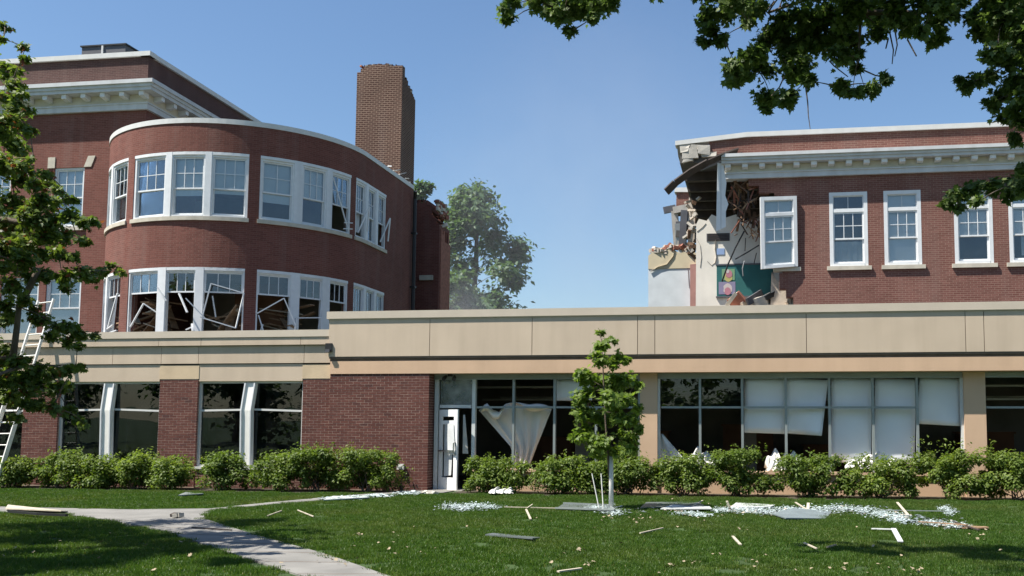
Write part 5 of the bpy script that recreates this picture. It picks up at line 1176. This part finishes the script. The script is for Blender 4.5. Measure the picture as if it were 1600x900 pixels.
blob_tree('far_tree', 'leafy tree top showing just right of the chimney above the broken wall', (PY(655, 480, 58).x, 58, 0), PY(655, 285, 58).z, 1.6, 14, .36, 'leaf_far', 22, z0=.5, dens=210, trunk=.25)
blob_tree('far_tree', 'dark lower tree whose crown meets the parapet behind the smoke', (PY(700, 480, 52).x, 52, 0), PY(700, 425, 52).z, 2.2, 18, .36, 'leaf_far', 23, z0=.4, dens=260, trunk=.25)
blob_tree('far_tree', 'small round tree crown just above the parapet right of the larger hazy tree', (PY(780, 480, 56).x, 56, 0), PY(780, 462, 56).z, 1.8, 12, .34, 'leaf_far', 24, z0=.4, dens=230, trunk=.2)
# trees across the street, outside the frame: they shade the near lawn and show in the glass
for i, (x, y, h, r_) in enumerate(((-14.5, 4.0, 6.0, 2.6), (-8.6, 4.6, 6.0, 2.5), (-24, -14, 11, 6), (-13, -20, 12, 6.5), (0, -22, 11, 6.5), (12, -18, 12, 6.5), (-36, -16, 12, 7), (24, -20, 12, 7), (-50, -10, 12, 8))):
    blob_tree('street_tree', 'leafy tree outside the frame, '+('first from the left lawn edge', 'second beside the near path', 'third across the street', 'fourth across the street', 'fifth across the street', 'sixth across the street', 'seventh across the street', 'eighth across the street', 'ninth across the street')[i], (x, y, 0), h, r_, 26 if i < 2 else 30, .16 if i < 2 else .5, 'leaf_over', 40+i, 'trees outside the frame', z0=.04 if i > 1 else .45, dens=900 if i < 2 else 260, trunk=.2)
#SECTION5
# ------------------------------------------------------------------ debris on the lawn
def shards(name, label, spots, n, smin=.01, smax=.045, mat='shard'):
    mb = MB(); n = int(n*6)
    for k in range(n):
        cx, cy, rx, ry = random.choice(spots); g = lambda: random.gauss(0, .45); c = PG(cx+g()*rx, cy+g()*ry); s = random.uniform(smin, smax)*random.uniform(.4, 1)
        a = random.uniform(0, 6.283); z = random.uniform(.03, .06); m_ = random.choice((3, 4, 5)); tx, ty = random.gauss(0, .12), random.gauss(0, .12); P = []
        for i in range(m_):
            t = a+6.283*i/m_+random.uniform(-.35, .35); r_ = s*random.uniform(.45, 1); dx, dy = r_*math.cos(t), r_*math.sin(t)*1.1; P.append(Vector((c.x+dx, c.y+dy, z+dx*tx+dy*ty)))
        mb.face(P); mb.face([p-Vector((0, 0, .006)) for p in reversed(P)])
    o = mb.build(name, mat); o['kind'] = 'stuff'; o['label'] = label; return o
shards('glass_shards', 'scatter of pale broken glass on the grass below the crumpled blind', [(712, 794, 24, 6), (745, 793, 22, 5), (765, 795, 18, 4), (725, 797, 14, 5)], 420)
shards('glass_shards', 'long drift of pale broken glass across the lawn at right', [(1130, 800, 20, 4), (1160, 799, 26, 5), (1195, 801, 30, 6), (1235, 800, 30, 6), (1275, 801, 28, 7), (1310, 797, 30, 6), (1345, 800, 28, 6), (1378, 806, 24, 7), (1405, 813, 18, 8)], 1500)
shards('glass_shards', 'pale broken glass at the right end of the lawn', [(1450, 820, 24, 5), (1480, 823, 26, 5), (1500, 826, 18, 4), (1475, 797, 12, 5), (1485, 803, 10, 6), (1095, 808, 20, 3), (1075, 805, 24, 3)], 460)
shards('glass_shards', 'broken glass around the foot of the young tree', [(945, 798, 24, 7), (960, 803, 16, 5), (930, 797, 20, 4)], 240)
shards('glass_shards', 'glass and plaster crumbs where the path meets the door', [(520, 782, 20, 2), (555, 780, 22, 3), (590, 777, 22, 2), (640, 773, 24, 2)], 260, .02, .10)
shards('rubble_crumbs', 'brown and grey crumbs of masonry mixed into the drift of glass', [(1160, 800, 40, 7), (1240, 801, 44, 8), (1320, 800, 44, 8), (1400, 808, 40, 9), (1480, 822, 40, 8), (1060, 800, 40, 8)], 90, .012, .06, 'rubble')
shards('paper_scraps', 'grey scraps between the broken glass', [(1200, 800, 60, 8), (1330, 800, 60, 8), (1440, 815, 50, 10), (960, 800, 60, 8), (740, 795, 60, 7)], 110, .02, .09, 'sheet_grey')
def flat_sheet(label, pts, mat='slate_sheet', z=.05, name='fallen_sheet', cat='sheet', rim=None):
    P = [PG(*p) for p in pts]; t = thing(name, label, cat, (sum(p.x for p in P)/len(P), sum(p.y for p in P)/len(P), 0))
    mb = MB(); up = [Vector((p.x, p.y, z+.03*math.sin(i*2.1))) for i, p in enumerate(P)]; lo = [p-Vector((0, 0, .02)) for p in up]
    mb.face(up); mb.face(list(reversed(lo)))
    for i in range(len(up)): j = (i+1) % len(up); mb.face([lo[i], lo[j], up[j], up[i]])
    mb.build('pane', mat, t)
    if rim:
        for i in range(len(up)-1):
            mb = MB(); mb.bar(up[i]+Vector((0, 0, .015)), up[i+1]+Vector((0, 0, .015)), .04, .03); mb.build('edge_bar', rim, t)
    return t
flat_sheet('dark grey sheet lying on the grass left of the young tree', [(868, 799), (960, 804), (950, 792), (880, 791)], rim='alu')
flat_sheet('dark sheet lying on the lawn just right of the young tree', [(1000, 797), (1100, 795), (1090, 786), (1010, 788)])
flat_sheet('pale grey sheet over the dark one right of the young tree', [(1032, 800), (1112, 802), (1108, 794), (1050, 794)], 'alu_pale', .07)
flat_sheet('grey pane lying alone on the grass left of the debris drift', [(758, 840), (832, 849), (846, 842), (770, 838)], rim=None)
flat_sheet('large blue grey sheet in the middle of the debris drift', [(1205, 806), (1228, 816), (1290, 812), (1300, 803), (1240, 800)], 'sheet_grey')
flat_sheet('pale sheet at the left end of the long glass drift', [(1140, 797), (1205, 797), (1212, 790), (1150, 789)], 'alu_pale')
flat_sheet('slatted grey panel at the far right of the debris', [(1500, 829), (1545, 831), (1538, 824), (1490, 822)], 'wood_debris')
flat_sheet('shattered pale sheet on the walk near the door', [(505, 785), (575, 783), (572, 778), (520, 779)], 'alu_pale', .06)
flat_sheet('thin grey sheet on the grass below the second wide window', [(278, 777), (318, 776), (312, 772), (290, 772)], 'alu', .05)
flat_sheet('pale flat board across the left end of the path', [(8, 800), (95, 806), (106, 802), (12, 794)], 'wood_pale', .07, 'fallen_board', 'board')
mb = MB()
P0 = [PG(14, 799, .09), PG(60, 803, .09), PG(104, 805, .09)]
mb.bar(P0[0], P0[1], .05, .04); mb.bar(P0[1], P0[2], .05, .04); tag(mb.build('dark_frame_strip', 'black'), 'dark metal strip lying on the pale board at left', 'metal strip')
def stick(label, a, b, w_=.06, h0=.05, h1=.05, mat='wood_pale', t=.016):
    mb = MB(); w_ *= .6; mb.bar(PG(*a, h0), PG(*b, h1), w_, t); tag(mb.build('fallen_plank', mat), label, 'plank')
stick('white stick angled upright just left of the drift of glass', (1136, 783), (1141, 796), .07, .22, .04)
stick('short white piece standing up in the glass drift', (1262, 797), (1263, 786), .09, .02, .14)
stick('pale stick leaning in from the left of the upright piece', (1243, 785), (1262, 797), .06, .10, .04)
stick('white plank pointing up at the shrubs, right part of the drift', (1402, 785), (1420, 806), .08, .10, .04)
stick('pale stick beside the sheet right of the young tree', (1080, 792), (1098, 782), .05, .05, .12)
stick('lone white stick on the grass below the drift', (1145, 838), (1157, 851), .06)
stick('thin pale stick lying flat on the open lawn', (1000, 833), (1036, 825), .04)
stick('two ended white strip on the grass right of the first glass scatter', (822, 796), (829, 811), .06)
stick('little pale twig above the white strip', (822, 795), (832, 788), .03, .04, .10)
stick('long thin pale strip trailing from the glass scatter', (788, 792), (872, 794), .035)
stick('thin white sliver low on the right lawn', (1256, 848), (1276, 857), .035)
stick('dry twig right of the white sliver', (1292, 855), (1306, 851), .04, mat='dry_leaf')
stick('long horizontal pale strip before the bent plank', (1362, 826), (1398, 827), .08, .05, .06, 'alu_pale')
stick('white bent plank tilting down on the right lawn', (1396, 826), (1407, 846), .12, .10, .05, 'white_paint')
stick('pale lath leaning on the shrub foot right of centre', (1320, 773), (1341, 757), .06, .02, .22)
stick('thin brown stick leaning on the shrub below the long blinds', (1360, 760), (1370, 778), .03, .25, .02, 'wood_debris')
stick('brown lath across the right end of the glass', (1435, 815), (1510, 820), .07, .09, .09, 'wood_debris')
stick('dark lath overlapping the far right panel', (1490, 815), (1530, 828), .06, .09, .06, 'rust')
stick('flat piece of pale wood at the bottom centre of the lawn', (872, 893), (908, 888), .07)
stick('small stick on the lawn left of the path fork', (418, 806), (440, 798), .03)
stick('thin pale stick beside the smaller stick near the fork', (465, 797), (490, 807), .03)
stick('low dark edging lath along the path bend', (300, 824), (362, 828), .04, .03, .04, 'rust')
stick('grey strip in front of the far glass', (1380, 797), (1500, 799), .04, .06, .06, 'alu')
rk = thing('stone_lump', 'dark lump of rubble lying on the path near the fork', 'rubble', PG(277, 805))
for k in range(4):
    c = PG(272+k*3.2, 805, .05+.02*(k % 2)); v = Vector((random.uniform(-1, 1), random.uniform(-1, 1), .2)).normalized()*.05; mb = MB(); mb.bar(c-v, c+v, .09, .07); mb.build('chip', ('rust', 'concrete')[k % 2], rk)
wh = thing('plaster_lump', 'white lump of plaster beside the foot of the white door', 'rubble', PG(672, 770))
for k in range(5):
    c = PG(662+k*5, 770, .05); v = Vector((random.uniform(-1, 1), random.uniform(-1, 1), .3)).normalized()*random.uniform(.04, .09); mb = MB(); mb.bar(c-v, c+v, random.uniform(.05, .14), .05); mb.build('chip', 'plaster' if k % 2 else 'concrete', wh)
# fallen leaves
P = []
for (x, y, rx, ry, n) in ((1045, 884, 12, 3, 9), (1085, 878, 14, 3, 7), (925, 880, 16, 3, 6), (905, 858, 6, 2, 3), (560, 834, 8, 2, 7), (1430, 893, 16, 4, 9), (1085, 800, 60, 30, 22), (980, 808, 40, 8, 26), (1000, 850, 260, 40, 12), (1250, 860, 250, 30, 7), (620, 850, 90, 30, 16), (180, 860, 160, 25, 18), (520, 875, 60, 10, 8), (1520, 842, 40, 14, 12), (1290, 888, 120, 8, 16)):
    for k in range(n):
        p = PG(x+random.gauss(0, .5)*rx*1.2, min(899, y+random.gauss(0, .5)*ry*1.2), .055); P.append((p.x, p.y, p.z))
o = leaf_cloud('fallen_leaves', P, .055, MAPLE, 'dry_leaf', None, up=1.6, kind='stuff'); o['label'] = 'dry tan leaves scattered over the lawn'
# ------------------------------------------------------------------ smoke drifting between the buildings
m = bpy.data.materials.new('smoke'); m.use_nodes = True; n = m.node_tree; n.nodes.clear()
o_ = n.nodes.new('ShaderNodeOutputMaterial'); pv = n.nodes.new('ShaderNodeVolumePrincipled'); pv.inputs['Color'].default_value = (.84, .87, .90, 1)
tc = n.nodes.new('ShaderNodeTexCoord')
def ball(c, r_):
    s = n.nodes.new('ShaderNodeVectorMath'); s.operation = 'SUBTRACT'; s.inputs[1].default_value = c; n.links.new(tc.outputs['Object'], s.inputs[0])
    d = n.nodes.new('ShaderNodeVectorMath'); d.operation = 'DIVIDE'; d.inputs[1].default_value = r_; n.links.new(s.outputs[0], d.inputs[0])
    l = n.nodes.new('ShaderNodeVectorMath'); l.operation = 'LENGTH'; n.links.new(d.outputs[0], l.inputs[0])
    q = n.nodes.new('ShaderNodeMapRange'); q.interpolation_type = 'SMOOTHSTEP'; q.inputs['From Min'].default_value = 1; q.inputs['From Max'].default_value = .1; n.links.new(l.outputs['Value'], q.inputs['Value']); return q.outputs[0]
def op(a, b, f='MULTIPLY'):
    x = n.nodes.new('ShaderNodeMath'); x.operation = f
    for i, v in enumerate((a, b)):
        if hasattr(v, 'is_output'): n.links.new(v, x.inputs[i])
        else: x.inputs[i].default_value = v
    return x.outputs[0]
nz = N(n, 'ShaderNodeTexNoise', Scale=.22, Detail=4); n.links.new(tc.outputs['Object'], nz.inputs['Vector'])
nr = n.nodes.new('ShaderNodeMapRange'); nr.inputs['From Min'].default_value = .35; nr.inputs['From Max'].default_value = .7; n.links.new(nz.outputs[0], nr.inputs['Value'])
big_ = op(ball((-8, 47, 12), (13, 5, 14)), .034); low = op(op(ball((-13.8, 45, 6), (3.4, 3, 3.8)), nr.outputs[0]), .16)
dn = op(op(big_, op(nr.outputs[0], .5, 'ADD')), low, 'ADD'); n.links.new(dn, pv.inputs['Density']); pv.inputs['Anisotropy'].default_value = .2
n.links.new(pv.outputs[0], o_.inputs['Volume']); M['smoke'] = m
mb = MB(); mb.box(-22, 42.8, .1, 6, 51.5, 27); sm_ = mb.build('smoke', 'smoke'); sm_['kind'] = 'stuff'; sm_['label'] = 'thin grey smoke drifting behind the chimney and the broken wall'
S.cycles.volume_step_rate = 2.0; S.cycles.volume_bounces = 0
